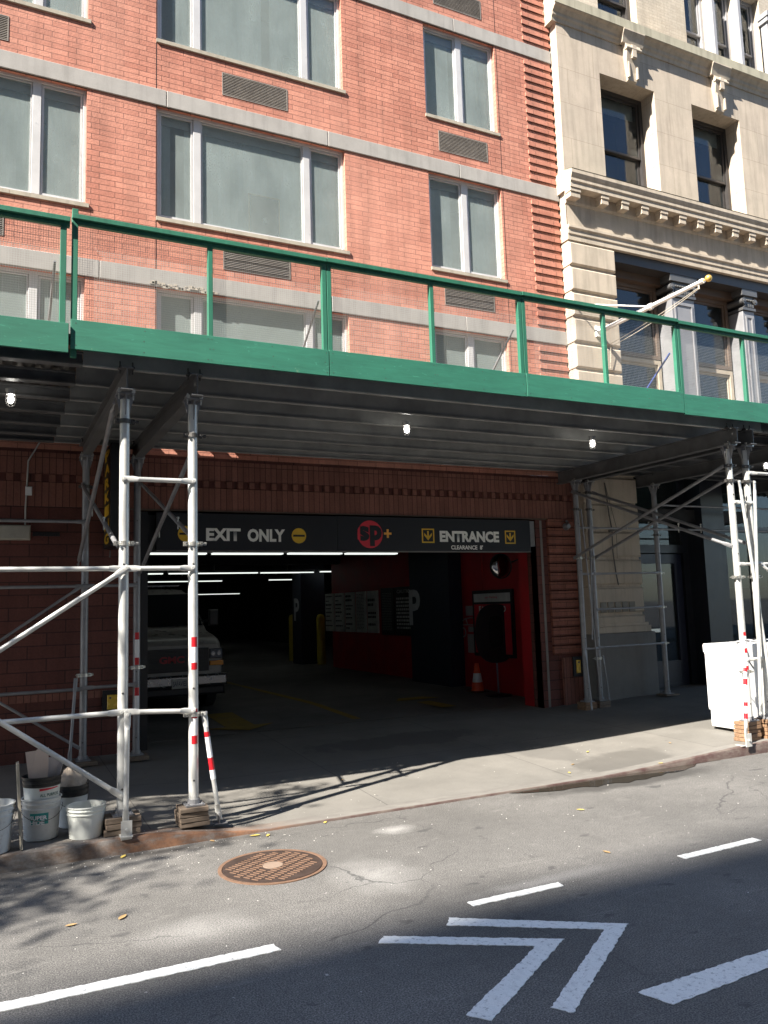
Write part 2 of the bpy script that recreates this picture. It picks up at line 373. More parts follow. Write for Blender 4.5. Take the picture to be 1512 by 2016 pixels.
k.col(c); k.rough(k.mix(wet, (.85,.85,.85), (.45,.45,.45))); k.bump(n2, .25, .003)
m_side = k.m
k = N('curb_steel_and_stone')
n1 = k.noise(4, 6, .7, (1.2, 3, 3)); n2 = k.noise(60, 3, .6)
g = k.new('ShaderNodeNewGeometry'); sp = k.new('ShaderNodeSeparateXYZ'); k.L(g.outputs['Position'], sp.inputs[0])
c0 = k.mix(k.ramp(n1, [(.35, 0.0), (.6, 1.0)]), (.16, .15, .14), (.10, .065, .045))
rustm = k.mix(1.0, k.ramp(blob(k, (1.55, 6.5), (.95, 3), .5, 3), [(.05, 0.0), (.4, 1.0)]), k.ramp(n1, [(.38, .25), (.55, 1.0)]), 'MULTIPLY')
c0 = k.mix(rustm, c0, (.16, .078, .042)); c0 = k.mix(1.0, c0, k.ramp(n2, [(.3, .8), (.7, 1.15)]), 'MULTIPLY')
far = k.new('ShaderNodeMapRange'); k.L(sp.outputs[0], far.inputs[0]); far.inputs[1].default_value = 1.9; far.inputs[2].default_value = 2.6
c0 = k.mix(far.outputs[0], c0, k.mix(k.ramp(n1, [(.4, 0.0), (.6, 1.0)]), (.065, .034, .030), (.125, .10, .085)))
sn = k.new('ShaderNodeSeparateXYZ'); k.L(g.outputs['True Normal'], sn.inputs[0]); tp = k.new('ShaderNodeMath', operation='GREATER_THAN'); k.L(sn.outputs[2], tp.inputs[0]); tp.inputs[1].default_value = .93
tp2 = k.mix(1.0, tp.outputs[0], k.mix(.5, far.outputs[0], (1.0, 1.0, 1.0)), 'MULTIPLY')
c0 = k.mix(tp2, c0, k.mix(k.ramp(n1, [(.3, 0.0), (.7, 1.0)]), (.13, .12, .11), (.19, .18, .16)))
k.col(c0); k.rough(.7); k.bump(n2, .3, .004); m_curb = k.m
k = N('puddle_water'); k.col((.035, .03, .024)); k.rough(.06); k.b.inputs['Specular IOR Level'].default_value = .6; m_water = k.m
k = N('road_paint'); n1 = k.noise(40, 5, .7); n2 = k.noise(9, 5, .7, (3, 1, 1)); n3 = k.noise(190, 2, .6)
c = k.mix(k.ramp(n1, [(.56, 0.0), (.66, .75)]), (.74, .74, .71), (.22, .22, .22)); c = k.mix(k.ramp(n2, [(.5, 0.0), (.8, .5)]), c, (.42, .42, .41))
c = k.mix(1.0, c, k.ramp(n3, [(.3, .88), (.7, 1.08)]), 'MULTIPLY'); k.col(c); k.rough(.7); k.bump(n3, .3, .003); m_paint = k.m

m = MB(); m.add([(-250,-250,0),(250,-250,0),(250,6.47,0),(-250,6.47,0)], [(0,1,2,3)])
tag(m.build('road', m_asphalt), kind='structure')
m = MB()
xs = [-60, -20, -8, -4, -2, -1, 0] + [.15*i for i in range(1, 61)] + [10, 12, 15, 20, 40, 80]; ys = [6.595, 6.9, 7.4, 8.0, 8.7, 9.4, 9.96, 12.2]
for x in xs:
    for y in ys: m.v.append((x, y, zs(x, y)))
ny = len(ys)
for i in range(len(xs)-1):
    for j in range(ny-1): m.f.append([i*ny+j, (i+1)*ny+j, (i+1)*ny+j+1, i*ny+j+1]); m.m.append(0)
tag(m.build('sidewalk', m_side, smooth=True), kind='structure')
m = MB(); rings = []
for x in xs:
    h = hc(x) + .002; r = min(.035, h*.6)
    rings.append([(x, 6.615, -.05), (x, 6.455, -.05), (x, 6.460, h-r), (x, 6.460+r*.3, h-r*.3), (x, 6.460+r, h), (x, 6.615, h+.0015)])
m.loft(rings); tag(m.build('curb', m_curb, smooth=True), kind='structure')
m = MB(); m.box(-120, 120, -9, -3.2, -.05, .14); tag(m.build('far_sidewalk', m_side), kind='structure')
m = MB(); random.seed(3)
up_ = [(4.4+.12*i, 6.452) for i in range(24)]; lo_ = [(4.4+.12*i, 6.452 - .235*math.sin(math.pi*min(i/20, 1))**.6*(.82+.36*random.random()) - .01) for i in range(24)]
for i in range(23): m.add([(*lo_[i], .005), (*lo_[i+1], .005), (*up_[i+1], .005), (*up_[i], .005)], [(0,1,2,3)])
tag(m.build('puddle', m_water), kind='structure')

def marking(pts, name, seed=1):
    random.seed(seed); P = []
    for i in range(len(pts)):
        a = Vector(pts[i]); b = Vector(pts[(i+1) % len(pts)]); n = max(2, int((b-a).length/.02)); d = (b-a).normalized(); q = Vector((d.y, -d.x))
        for t in range(n): P.append(a + (b-a)*t/n + q*random.uniform(-.004, .005) + d*random.uniform(-.004, .004))
    m = MB(); cz = .0045
    m.prism([(p.x, p.y, .0015) for p in P], (0, 0, cz-.0015)); return tag(m.build(name, m_paint), kind='structure')
marking([(-2.6, 4.30), (-2.6, 4.40), (1.405, 4.335), (1.42, 4.24)], 'lane_line', 1)
marking([(2.60, 4.315), (3.285, 4.312), (3.27, 4.240), (2.606, 4.243)], 'lane_line', 2)
marking([(4.30, 4.305), (5.07, 4.325), (5.078, 4.250), (4.298, 4.229)], 'lane_line', 3)
marking([(2.395, 4.165), (3.19, 3.592), (2.314, 2.979), (2.259, 3.066), (3.03, 3.598), (2.328, 4.079)], 'chevron_marking', 4)
marking([(1.960, 4.129), (2.764, 3.609), (1.969, 3.098), (1.902, 3.195), (2.585, 3.612), (1.896, 4.061)], 'chevron_marking', 5)
marking([(2.681, 2.984), (3.447, 2.995), (4.3, 2.98), (4.3, 2.84), (3.476, 2.86), (2.732, 2.821)], 'lane_line', 6)

# manhole
m_iron = simple('manhole_iron', (.060, .040, .032), .6, .3, .3, 12, bump=.2); m_rust = simple('manhole_rust', (.15, .085, .052), .8, 0, .25, 20)
MH = (1.815, 5.585)
e = empty('manhole_cover', (*MH, 0), 'round rusty iron manhole cover with rows of slots set in the asphalt', 'manhole cover')
m = MB(); m.lathe([(.375, .001), (.375, .007), (.35, .007), (.345, .002)], (*MH, 0), 56); m.build('rim', m_rust, e)
m = MB(); m.lathe([(.343, .001), (.343, .008), (.0, .008)], (*MH, 0), 56); m.build('lid', m_iron, e)
m = MB()
for r_ in range(7):
    yy = -.225 + r_*.075; hw = math.sqrt(max(.30**2 - yy**2, 0)); nn = int(hw*2/.034)
    for i in range(nn+1):
        xx = -hw + i*.034 + (.017 if r_ % 2 else 0)
        if xx > hw or (abs(xx) < .085 and abs(yy) < .06): continue
        c0 = Vector((MH[0] + xx*.82 - yy*.57, MH[1] + xx*.57 + yy*.82, .0095))
        m.obox(c0, (.0055*.82, .0055*.57, 0), (-.027*.57, .027*.82, 0), (0, 0, .0015))
m.build('slots', m_rust, e)
m = MB(); m.lathe([(.07, .008), (.07, .0125), (.0, .0125)], (*MH, 0), 32); m.build('boss', simple('manhole_boss', (.22, .16, .12), .7), e)

# ------------------------------------------------------------------ brick building
bld = empty('brick_building', (3.5, 10.3, 0), 'red brick building with grey stone bands, wide windows and a garage entrance', 'building')
def glass(name, dust, amount=.42, tint=(.72, .82, .78), streak=.2, rough=.03, seedv=0.0):
    k = N(name); t = k.t; n = k.noise(2.2, 5, .6, (1, 1, .55)); n2 = k.noise(60, 4, .7, (1.6, 1, .5)); n3 = k.noise(60, 3, .7)
    tr = k.new('ShaderNodeBsdfTransparent'); tr.inputs[0].default_value = (*tint, 1)
    gl = k.new('ShaderNodeBsdfGlossy'); gl.inputs['Roughness'].default_value = rough; gl.inputs[0].default_value = (.9, .95, 1, 1)
    df = k.new('ShaderNodeBsdfDiffuse'); k.L(k.mix(k.ramp(n2, [(.35, 0.0), (.65, 1.0)]), tuple(v*.9 for v in dust), dust), df.inputs[0])
    fr = k.new('ShaderNodeFresnel'); fr.inputs[0].default_value = 1.55
    m1 = k.new('ShaderNodeMixShader'); k.L(fr.outputs[0], m1.inputs[0]); k.L(tr.outputs[0], m1.inputs[1]); k.L(gl.outputs[0], m1.inputs[2])
    a = k.mix(1.0, k.ramp(n, [(.25, amount*.75), (.75, min(amount*1.25, 1))]), k.ramp(n2, [(.3, 1-streak), (.7, 1.0)]), 'MULTIPLY')
    m2 = k.new('ShaderNodeMixShader'); k.L(a, m2.inputs[0]); k.L(m1.outputs[0], m2.inputs[1]); k.L(df.outputs[0], m2.inputs[2])
    k.L(m2.outputs[0], k.n['Material Output'].inputs[0]); return k.m
m_gdusty = glass('dusty_window_glass', (.80, .93, .90), .25, streak=.16, tint=(.90,.97,.95))
m_gclear = glass('clear_window_glass', (.45, .5, .5), .05, (.75, .85, .85))
m_gstore = glass('storefront_glass', (.35, .42, .40), .06, (.5, .62, .58))
m_room = simple('pale_room_wall', (.72, .78, .72), .8, var=.1, scale=1.5); m_curt = simple('sheer_curtain', (.88, .93, .90), .8, var=.1)
m_dark = simple('dark_room', (.03, .032, .035), .8, var=.2)
k = N('venetian_blind'); g = k.new('ShaderNodeNewGeometry'); sp = k.new('ShaderNodeSeparateXYZ'); k.L(g.outputs['Position'], sp.inputs[0])
mm = k.new('ShaderNodeMath', operation='MODULO'); k.L(sp.outputs[2], mm.inputs[0]); mm.inputs[1].default_value = .03
mt = k.new('ShaderNodeMath', operation='MULTIPLY'); k.L(mm.outputs[0], mt.inputs[0]); mt.inputs[1].default_value = 33.3
k.col(k.mix(k.ramp(mt.outputs[0], [(.0, .55), (.5, 1.0)]), (.3, .32, .28), (.70, .72, .62))); m_blind = k.m

F3, FH = 11.0, 2.455
OP = []     # openings
wins = []
for fl in range(4):
    top = F3 + FH - fl*FH - .225; bot = top - 1.52
    wins.append((1.81, 4.46, bot, top, (2.345, 3.89), fl)); wins.append((5.845, 7.165, bot, top, (6.51,), fl)); wins.append((-1.65, .955, bot, top, (-1.1, .385), fl))
OP = [w_[:4] for w_ in wins] + [(1.63, 7.50, .10, 3.03)]
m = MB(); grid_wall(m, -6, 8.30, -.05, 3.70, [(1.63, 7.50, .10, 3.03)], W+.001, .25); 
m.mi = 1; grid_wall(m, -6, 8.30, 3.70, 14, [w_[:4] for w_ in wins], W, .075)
m.build('wall', [m_shadedbrick, m_brick], bld)
def frame_ring(m, x0, x1, z0, z1, y0, y1, t):
    m.box(x0, x1, y0, y1, z1-t, z1); m.box(x0, x1, y0, y1, z0, z0+t); m.box(x0, x0+t, y0, y1, z0+t, z1-t); m.box(x1-t, x1, y0, y1, z0+t, z1-t)
for (x0, x1, z0, z1, mul, fl) in wins:
    y = W + .075
    wn_ = MB(); frame_ring(wn_, x0, x1, z0, z1, y-.012, y+.05, .038)
    cuts = [x0+.038] + [v for mu in mul for v in (mu-.05, mu+.05)] + [x1-.038]
    for mu in mul: wn_.box(mu-.05, mu+.05, y-.010, y+.05, z0+.038, z1-.038)
    fo = wn_.build('window', m_alu, bld, bevel=.004)
    for i in range(0, len(cuts), 2):
        a, b = cuts[i], cuts[i+1]
        s_ = MB(); frame_ring(s_, a+.006, b-.006, z0+.045, z1-.045, y+.004, y+.04, .026 if (b-a) < 1.0 else .016)
        s_.build('sash', m_alu, fo)
        p_ = MB(); ix = .03 if (b-a) < 1.0 else .02
        p_.add([(a+ix, y+.022, z0+.06), (b-ix, y+.022, z0+.06), (b-ix, y+.022, z1-.06), (a+ix, y+.022, z1-.06)], [(0,1,2,3)])
        p_.build('pane', m_gdusty, fo)
    rm = MB(); yb = y+.9
    rm.add([(x0,y+.06,z0),(x1,y+.06,z0),(x1,y+.06,z1),(x0,y+.06,z1),(x0,yb,z0),(x1,yb,z0),(x1,yb,z1),(x0,yb,z1)], [(4,5,6,7),(0,4,7,3),(1,2,6,5),(3,7,6,2),(0,1,5,4)])
    if fl == 3: rm.mi = 1; rm.box(x0+.03, x1-.03, y+.10, y+.105, z0, z1-.02)
    elif True:
        random.seed(int(x0*10)+fl*7); rm.mi = 2                                  # sheer curtains close behind the glass
        gaps = {(1.81,2):[(1.83,2.02),(2.2,4.44)],(1.81,1):[(2.05,3.3),(3.42,4.44)]}.get((x0,fl)) or [(x0+.02, x0+(x1-x0)*random.uniform(.35,.5)), (x0+(x1-x0)*random.uniform(.55,.62), x1-.02)]
        for ga, gb in gaps:
            n_ = int((gb-ga)/.035); 
            for j in range(n_):
                xa = ga+(gb-ga)*j/n_; xb = ga+(gb-ga)*(j+1)/n_; ya = y+.13+.010*math.sin(j*1.3)+.006*math.sin(j*.37); yb2 = y+.13+.010*math.sin((j+1)*1.3)+.006*math.sin((j+1)*.37)
                rm.add([(xa,ya,z0),(xb,yb2,z0),(xb,yb2,z1),(xa,ya,z1)], [(0,1,2,3)])
        rm.mi = 3; rm.box(x0+.02, x1-.02, y+.085, y+.10, z1-.16, z1)
    rm.build('room', [m_room, m_blind, m_curt, m_alu], fo)
    sl = MB(); a_ = max(x0, -6)
    nb = 3 if x1-x0 > 2 else 1
    for i in range(nb):
        xa = x0-.01 + (x1-x0+.045)*i/nb; xb = x0-.01 + (x1-x0+.045)*(i+1)/nb - (.004 if i < nb-1 else 0)
        sl.add([(xa,W-.022,z0-.055),(xb,W-.022,z0-.055),(xb,W+.07,z0-.055),(xa,W+.07,z0-.055),(xa,W-.022,z0-.006),(xb,W-.022,z0-.006),(xb,W+.07,z0+.006),(xa,W+.07,z0+.006)], [(0,3,2,1),(4,5,6,7),(0,1,5,4),(1,2,6,5),(2,3,7,6),(3,0,4,7)])
    sl.build('window_sill', m_sill, fo)
# stone bands with a worn joint
for i, zt in enumerate((F3+FH, F3, F3-FH, F3-2*FH)):
    m = MB(); random.seed(20+i)
    cutx = [-6, [1.95, 3.0, 1.93, 1.12][i], 4.2, 6.4, 8.325]
    for a, b in zip(cutx[:-1], cutx[1:]): m.bbox(a+.004, b-.004, W-.018, W+.02, zt-.225, zt, .006)
    o = m.build('stone_band', m_band, bld)
# worn patch (spalled stone) under the lowest band
m = MB(); random.seed(5)
for i in range(26):
    x = 1.75+.85*i/26; s_ = .008+.014*random.random(); m.obox((x, W-.012, 5.885+random.uniform(-.02,.03)), (s_*1.6,0,0), (0,.012,0), (0,0,s_))
m.build('spalled_mortar', simple('bare_mortar', (.45,.40,.33), .9, var=.3, scale=40), bld)
# expansion joints
for x in (1.800, 7.205): m = MB(); m.box(x-.004, x+.004, W-.002, W+.004, 4.0, 13.4); m.build('expansion_joint', m_black, bld)
# corbelled corner strip
m = MB(); z = 3.98
while z < 13.4:
    if not any(zt-.235 < z+.072 and z < zt for zt in (F3+FH, F3, F3-FH, F3-2*FH)): m = MB(); m.bbox(7.75, 8.322, W-.017, W+.01, z, z+.0722, .003); m.build('corbel_course', m_quoin, bld)
    z += .1444
# entrance lintel of soldier bricks with a dentil course
m = MB(); m.box(-6, 8.30, W-.014, W+.012, 3.03, 3.31); m.box(-6, 8.30, W-.014, W+.012, 3.41, 3.66); m.build('soldier_courses', m_soldier, bld)
x = -1.94
while x < 8.24: m = MB(); m.bbox(x, x+.070, W-.030, W+.01, 3.318, 3.404, .003); m.build('dentil_brick', m_soldier, bld); x += .149
m = MB(); m.box(1.5, 7.72, W-.03, W+.06, 3.012, 3.03); m.build('steel_lintel', simple('rusty_lintel', (.16,.11,.08), .7, .2), bld)
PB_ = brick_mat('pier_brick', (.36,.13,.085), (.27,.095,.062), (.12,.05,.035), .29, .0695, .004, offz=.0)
z = .96
while z < 2.98: m = MB(); m.bbox(7.70, 8.295, W-.045, W+.01, z, z+.118, .004); m.build('pier_course', PB_, bld); z += .139
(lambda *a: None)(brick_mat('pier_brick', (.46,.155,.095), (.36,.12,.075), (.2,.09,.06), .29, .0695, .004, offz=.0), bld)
m = MB(); m.box(7.86, 8.28, W-.05, W+.01, .0, .90); m.build('pier_base', m_soldier, bld)
m = MB(); m.box(-6, 1.60, W-.012, W+.01, .82, .90); m.build('base_course', m_soldier, bld)
# through-wall air conditioner grilles
m_lou = simple('louver_metal', (.30, .27, .235), .55, .3, .2, 8)
def grille(x0, x1, z0, z1):
    fr_ = MB(); frame_ring(fr_, x0, x1, z0, z1, W-.006, W+.02, .012); o = fr_.build('air_conditioner_grille', m_lou, bld)
    s_ = MB(); n = 13
    for i in range(n):
        z = z0+.014 + (z1-z0-.03)*(i+.5)/n; s_.obox(((x0+x1)/2, W+.002, z), ((x1-x0)/2-.012,0,0), (0,.006,-.004), (0,.002,.0035))
    s_.mi = 1; s_.box(x0+.012, x1-.012, W-.0005, W+.0105, z0+.012, z1-.012); s_.build('louvers', [m_lou, m_dark], o)
for zc in (8.70, 6.235, 8.70+FH):
    grille(2.67, 3.60, zc, zc+.325); grille(6.05, 6.945, zc, zc+.325); grille(-.85, .052, zc-.02, zc+.305)
# roof/back so the sun cannot reach behind the sheet
m = MB(); m.box(-6, 8.29, W+1.2, W+1.4, 3.2, 14); m.build('inner_wall', m_gdark, bld)

# boards seen leaning inside windows
e = empty('framed_board', (3.25, W+.16, 6.82), 'dark board in a thin pale wooden frame leaning inside the wide window', 'picture board')
m = MB(); m.box(3.07, 3.49, W+.125, W+.135, 6.82, 7.42); m.build('board', simple('board_dark', (.008,.009,.008), .8), e)
m = MB(); frame_ring(m, 3.055, 3.505, 6.815, 7.435, W+.115, W+.138, .016); m.build('frame', simple('board_frame', (.95,.78,.50), .6), e)
m = MB(); m.box(3.26, 3.31, W+.120, W+.123, 7.06, 7.12); m.build('tag', m_white, e)
e = empty('picture_frame', (3.75, W+.16, 9.22), 'small pale picture frame standing inside the upper wide window', 'picture frame')
m = MB(); frame_ring(m, 3.58, 3.80, 9.25, 9.62, W+.115, W+.135, .016); m.mi = 1; m.box(3.596, 3.784, W+.127, W+.131, 9.266, 9.604); m.build('frame', [m_white, simple('frame_backing', (.55,.66,.6), .7)], e)

# ------------------------------------------------------------------ garage interior (rooms of the building)
GX0, GX1, GD = -3.0, 8.00, 40.0
def gz(y): return .155 + .085*min(max((y-10.4)/2.0, 0), 1)
m = MB()
yy = [9.9, 10.4, 10.9, 11.4, 11.9, 12.4, 20, GD]
for a, b in zip(yy[:-1], yy[1:]): m.add([(GX0, a, gz(a)), (12, a, gz(a)), (12, b, gz(b)), (GX0, b, gz(b))], [(0,1,2,3)])
k = N('garage_concrete_floor'); n1 = k.noise(1.2, 6, .65); n2 = k.noise(6, 5, .7); c = k.mix(1.0, (.13,.125,.12), k.ramp(n1, [(.3,.6),(.7,1.3)]), 'MULTIPLY'); c = k.mix(k.ramp(n2, [(.6,0.0),(.75,.6)]), c, (.045,.045,.045)); k.col(c); k.rough(.7)
tag(m.build('garage_floor', k.m), kind='structure')
m = MB(); m.box(GX1, GX1+.2, W+.26, 19.4, 0, 3.6); m.box(GX1+.2, 12.0, 19.2, 19.4, 0, 3.6); m.build('garage_wall', m_gred, bld)
m = MB(); m.box(7.505, 8.00, W+.252, W+.5, .0, 3.2); m.build('garage_wall', m_gred, bld)
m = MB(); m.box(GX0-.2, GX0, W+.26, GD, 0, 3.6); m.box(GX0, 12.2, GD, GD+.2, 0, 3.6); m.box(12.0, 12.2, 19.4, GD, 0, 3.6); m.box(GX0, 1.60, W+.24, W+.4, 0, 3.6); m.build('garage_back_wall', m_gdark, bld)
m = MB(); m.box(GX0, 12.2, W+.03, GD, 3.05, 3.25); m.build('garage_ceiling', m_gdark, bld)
m = MB()
for y in (12.1, 15.6, 18.8, 23, 28): m.box(GX0, 9.5, y, y+.35, 2.86, 3.05)
m.build('ceiling_beam', m_gdark, bld)
m = MB(); m.box(7.72, 8.06, 12.98, 14.55, 0, 3.04); m.build('navy_column', m_navy, bld)
m = MB(); m.box(7.7, 8.4, 20.9, 21.6, 0, 3.04); m.build('navy_column', m_navy, bld)
m = MB(); m.tube((7.96, 12.2, 3.0), (7.96, 12.2, 2.2), .02, 8); m.tube((7.96, 12.2, 2.2), (7.97, 12.25, 1.4), .008, 6); m.build('conduit', m_gred, bld)
m = MB(); m.box(7.50, 7.57, W+.02, W+.16, .12, 3.0); m.box(7.62, 7.66, W+.02, W+.10, .12, 3.0)
m.build('door_track', m_black, bld)
m = MB(); m.box(7.575, 7.615, W-.004, W+.10, .12, 3.0); m.build('door_frame', simple('worn_frame', (.22,.2,.18), .6), bld)
m = MB(); m.box(1.635, 1.72, W+.02, W+.12, .12, 3.0); m.build('door_track', m_black, bld)
m = MB(); m.box(7.35, 7.49, W+.02, W+.05, 2.6, 2.99); m.build('filler_panel', simple('grey_filler', (.3,.3,.3), .6), bld)
m = MB(); m.box(1.66, 7.4, W+.18, W+.55, 2.56, 2.98); m.build('rolled_shutter', simple('shutter_metal', (.08,.08,.08), .5, .5), bld)
m = MB()
for i in range(60): x = 1.7+.1*i; m.box(x, x+.085, 10.42, 10.44, .1555, .1605); m.box(x, x+.085, 10.50, 10.52, .160, .166)
m.box(1.65, 7.7, 10.40, 10.415, .152, .162); m.box(1.65, 7.7, 10.53, 10.545, .16, .170)
m.build('drain_grate', m_bolt, bld)
# painted letters P on the columns
def p_logo(x, y, z, s, par):
    text('letter', 'P', simple('grey_letter', (.50,.51,.53), .6), par, (x, y+.1*s, z), height=.62*s, right=(0,-1,0), upv=(0,0,1), bold=.03, depth=.003)
p_logo(7.717, 14.47, 1.36, 1.15, bld); p_logo(7.697, 21.35, 1.42, 1.0, bld)
# floor arrows and lines
def floorpoly(pts, name, mat):
    m = MB(); m.prism([(x, y, gz(y)+.003) for x, y in pts], (0, 0, .002)); return tag(m.build(name, mat), kind='structure')
m_fy = simple('worn_floor_yellow', (.30, .20, .02), .7, var=.3, dirt=((.12,.1,.06), 18, .58))
def lineseg(x0, y0, x1, y1, w_, n=8):
    for i in range(n):
        a, b = i/n, (i+1)/n; floor_m.prism([(x0+(x1-x0)*a-w_/2, y0+(y1-y0)*a, gz(y0+(y1-y0)*a)+.003), (x0+(x1-x0)*a+w_/2, y0+(y1-y0)*a, gz(y0+(y1-y0)*a)+.003), (x0+(x1-x0)*b+w_/2, y0+(y1-y0)*b, gz(y0+(y1-y0)*b)+.003), (x0+(x1-x0)*b-w_/2, y0+(y1-y0)*b, gz(y0+(y1-y0)*b)+.003)], (0,0,.002))
floor_m = MB(); lineseg(4.78, 10.75, 4.6, 17.5, .12, 14); tag(floor_m.build('floor_line', m_fy), kind='structure')
fa = MB()
for pts in (([(2.95,11.0),(3.35,11.0),(3.35,12.2),(2.95,12.2)]), ([(3.15,10.62),(3.62,11.05),(2.68,11.05)])): fa.prism([(x,y,gz(max(y,11.0))+.004) for x,y in pts], (0,0,.002))
tag(fa.build('floor_arrow', m_fy), kind='structure')
fa = MB()
for pts in (([(6.25,10.85),(6.5,10.85),(6.5,11.8),(6.25,11.8)]), ([(6.38,12.5),(6.78,11.85),(5.98,11.85)])): fa.prism([(x,y,gz(12.0)+.004-.02*(y<11.85)) for x,y in pts], (0,0,.002))
tag(fa.build('floor_arrow', m_fy), kind='structure')

# fluorescent strips
m_tube = emit('fluorescent_tube', (.93, 1.0, .93), .34); m_tubeh = simple('lamp_housing', (.25,.25,.25), .6)
def strip(x0, x1, y, z, lab, grp='fluorescent lights on the garage ceiling'):
    e = empty('ceiling_light', ((x0+x1)/2, y, z), lab, 'ceiling light', grp)
    m = MB(); m.box(x0, x1, y-.08, y+.08, z+.03, z+.09); m.tube(((x0+x1)/2, y, z+.09), ((x0+x1)/2, y, 3.05), .012, 6); m.build('housing', m_tubeh, e)
    m = MB(); m.box(x0+.03, x1-.03, y-.07, y+.07, z+.004, z+.029); m.build('diffuser', m_tube, e)
GL = 'garage ceiling fluorescent light, '
strip(2.0, 3.35, 13.65, 2.73, GL+'front row, left of the scaffold post')
strip(3.4, 4.72, 13.65, 2.73, GL+'front row, under the EXIT lettering')
strip(4.76, 5.84, 13.6, 2.73, GL+'front row, under the disc after ONLY')
strip(5.88, 6.98, 13.6, 2.73, GL+'front row, under the round red logo')
strip(2.3, 4.0, 20.9, 2.73, GL+'second row, leftmost')
strip(4.1, 6.5, 20.9, 2.73, GL+'second row, middle')
strip(6.56, 8.12, 20.95, 2.73, GL+'second row, third from the left')
strip(8.15, 9.25, 20.6, 2.73, GL+'second row, rightmost')
strip(4.3, 7.0, 26.5, 2.73, GL+'third row, above the van')
strip(8.5, 9.95, 26.2, 2.73, GL+'third row, short one right of the post')
strip(5.2, 7.6, 34.0, 2.45, GL+'farthest low one over the van roof')
strip(7.8, 9.8, 34.2, 2.45, GL+'farthest low one right of the scaffold post')
# ------------------------------------------------------------------ signs on the garage
sg = empty('garage_entrance_sign', (4.57, W-.04, 2.52), 'long black overhead sign reading EXIT ONLY and ENTRANCE CLEARANCE 8 feet', 'sign')
SY = W-.075
m = MB(); m.box(1.80, 4.17, SY, W+.0, 2.522, 2.985); m.box(4.174, 7.34, SY, W+.0, 2.520, 2.990); m.build('panel', m_signb, sg, bevel=.004)
m = MB(); m.box(1.80, 7.34, SY-.006, W+.02, 2.506, 2.518); m.build('trim', simple('sign_trim', (.20,.19,.18), .5), sg)
text('lettering', 'EXIT', m_signw, sg, (2.40, SY, 2.645), .62, .165, bold=.028)
text('lettering', 'ONLY', m_signw, sg, (2.82+.0, SY, 2.645), .62, .165, bold=.028) if False else None
def wtext(body, x0, x1, z0, z1, mat, bold=.028, y=SY, **kw): return text('lettering', body, mat, sg, (x0, y, z0), x1-x0, z1-z0, bold=bold, **kw)
for o in [c for c in sg.children if c.name.startswith('lettering')]: bpy.data.objects.remove(o)
wtext('EXIT', 2.405, 2.845, 2.640, 2.800, m_signw, .045); wtext('ONLY', 2.935, 3.435, 2.632, 2.798, m_signw, .045)
wtext('ENTRANCE', 5.755, 6.770, 2.650, 2.812, m_signw, bold=.05); wtext("CLEARANCE  8'", 5.937, 6.478, 2.543, 2.606, m_signw, bold=.03)
def noentry(cx, cz, r):
    m = MB(); m.lathe([(r, -.002), (0, -.002)], (cx, SY, cz), 40, 'y'); m.mi = 1; m.box(cx-r*.80, cx+r*.80, SY-.004, SY-.0025, cz-r*.13, cz+r*.13)
    m.build('no_entry_symbol', [m_signy, m_signb], sg)
noentry(2.155, 2.724, .098); noentry(3.627, 2.716, .100)
def arrowbox(x0, x1, z0, z1):
    m = MB(); frame_ring(m, x0, x1, z0, z1, SY-.003, SY, .018); cx = (x0+x1)/2; h = z1-z0
    m.box(cx-.012, cx+.012, SY-.003, SY, z0+h*.30, z0+h*.83)
    z = z0+h*.18
    m.prism([(cx, SY, z), (cx+.062, SY, z+.070), (cx+.062, SY, z+.105), (cx, SY, z+.045), (cx-.062, SY, z+.105), (cx-.062, SY, z+.070)], (0,-.003,0))
    m.build('down_arrow', m_signy, sg)
arrowbox(5.465, 5.665, 2.636, 2.838); arrowbox(6.877, 7.062, 2.632, 2.828)
m = MB(); m.lathe([(.190, -.002), (0, -.002)], (4.658, SY, 2.747), 48, 'y'); m.build('round_logo', m_signr, sg)
text('lettering', 's', m_signr, sg, (4.468, SY, 2.655), .178, .205, bold=.05, depth=.0032)
text('lettering', 's', m_signb, sg, (4.468, SY, 2.655), .178, .205, bold=.05, depth=.0045, cut=.22)
text('lettering', 'p', m_signb, sg, (4.652, SY, 2.585), .185, .285, bold=.06, depth=.0045)
m = MB(); m.box(4.87, 4.985, SY-.003, SY, 2.745, 2.775); m.box(4.912, 4.943, SY-.004, SY, 2.70, 2.82); m.build('plus_symbol', m_signo, sg)

bs = empty('blade_sign', (1.24, W, 2.54), 'narrow black vertical sign with yellow letters projecting from the brick wall', 'sign')
m = MB(); m.box(1.20, 1.345, 9.33, 9.90, 2.53, 3.70); m.build('cabinet', m_black, bs, bevel=.006)
m = MB(); m.tube((1.27, 9.88, 3.5), (1.27, W, 3.5), .015, 8); m.tube((1.27, 9.88, 2.7), (1.27, W, 2.7), .015, 8); m.path([(1.27,9.88,2.52),(1.27,9.9,2.44),(1.27,9.94,2.45)], .008, 6); m.build('bracket', m_bolt, bs)
for i, ch in enumerate('PARKING'):
    text('letter', ch, m_signy, bs, (1.20, 9.83, 3.54-i*.162), .40, .125, right=(0,-1,0), upv=(0,0,1), bold=.05, depth=.003)

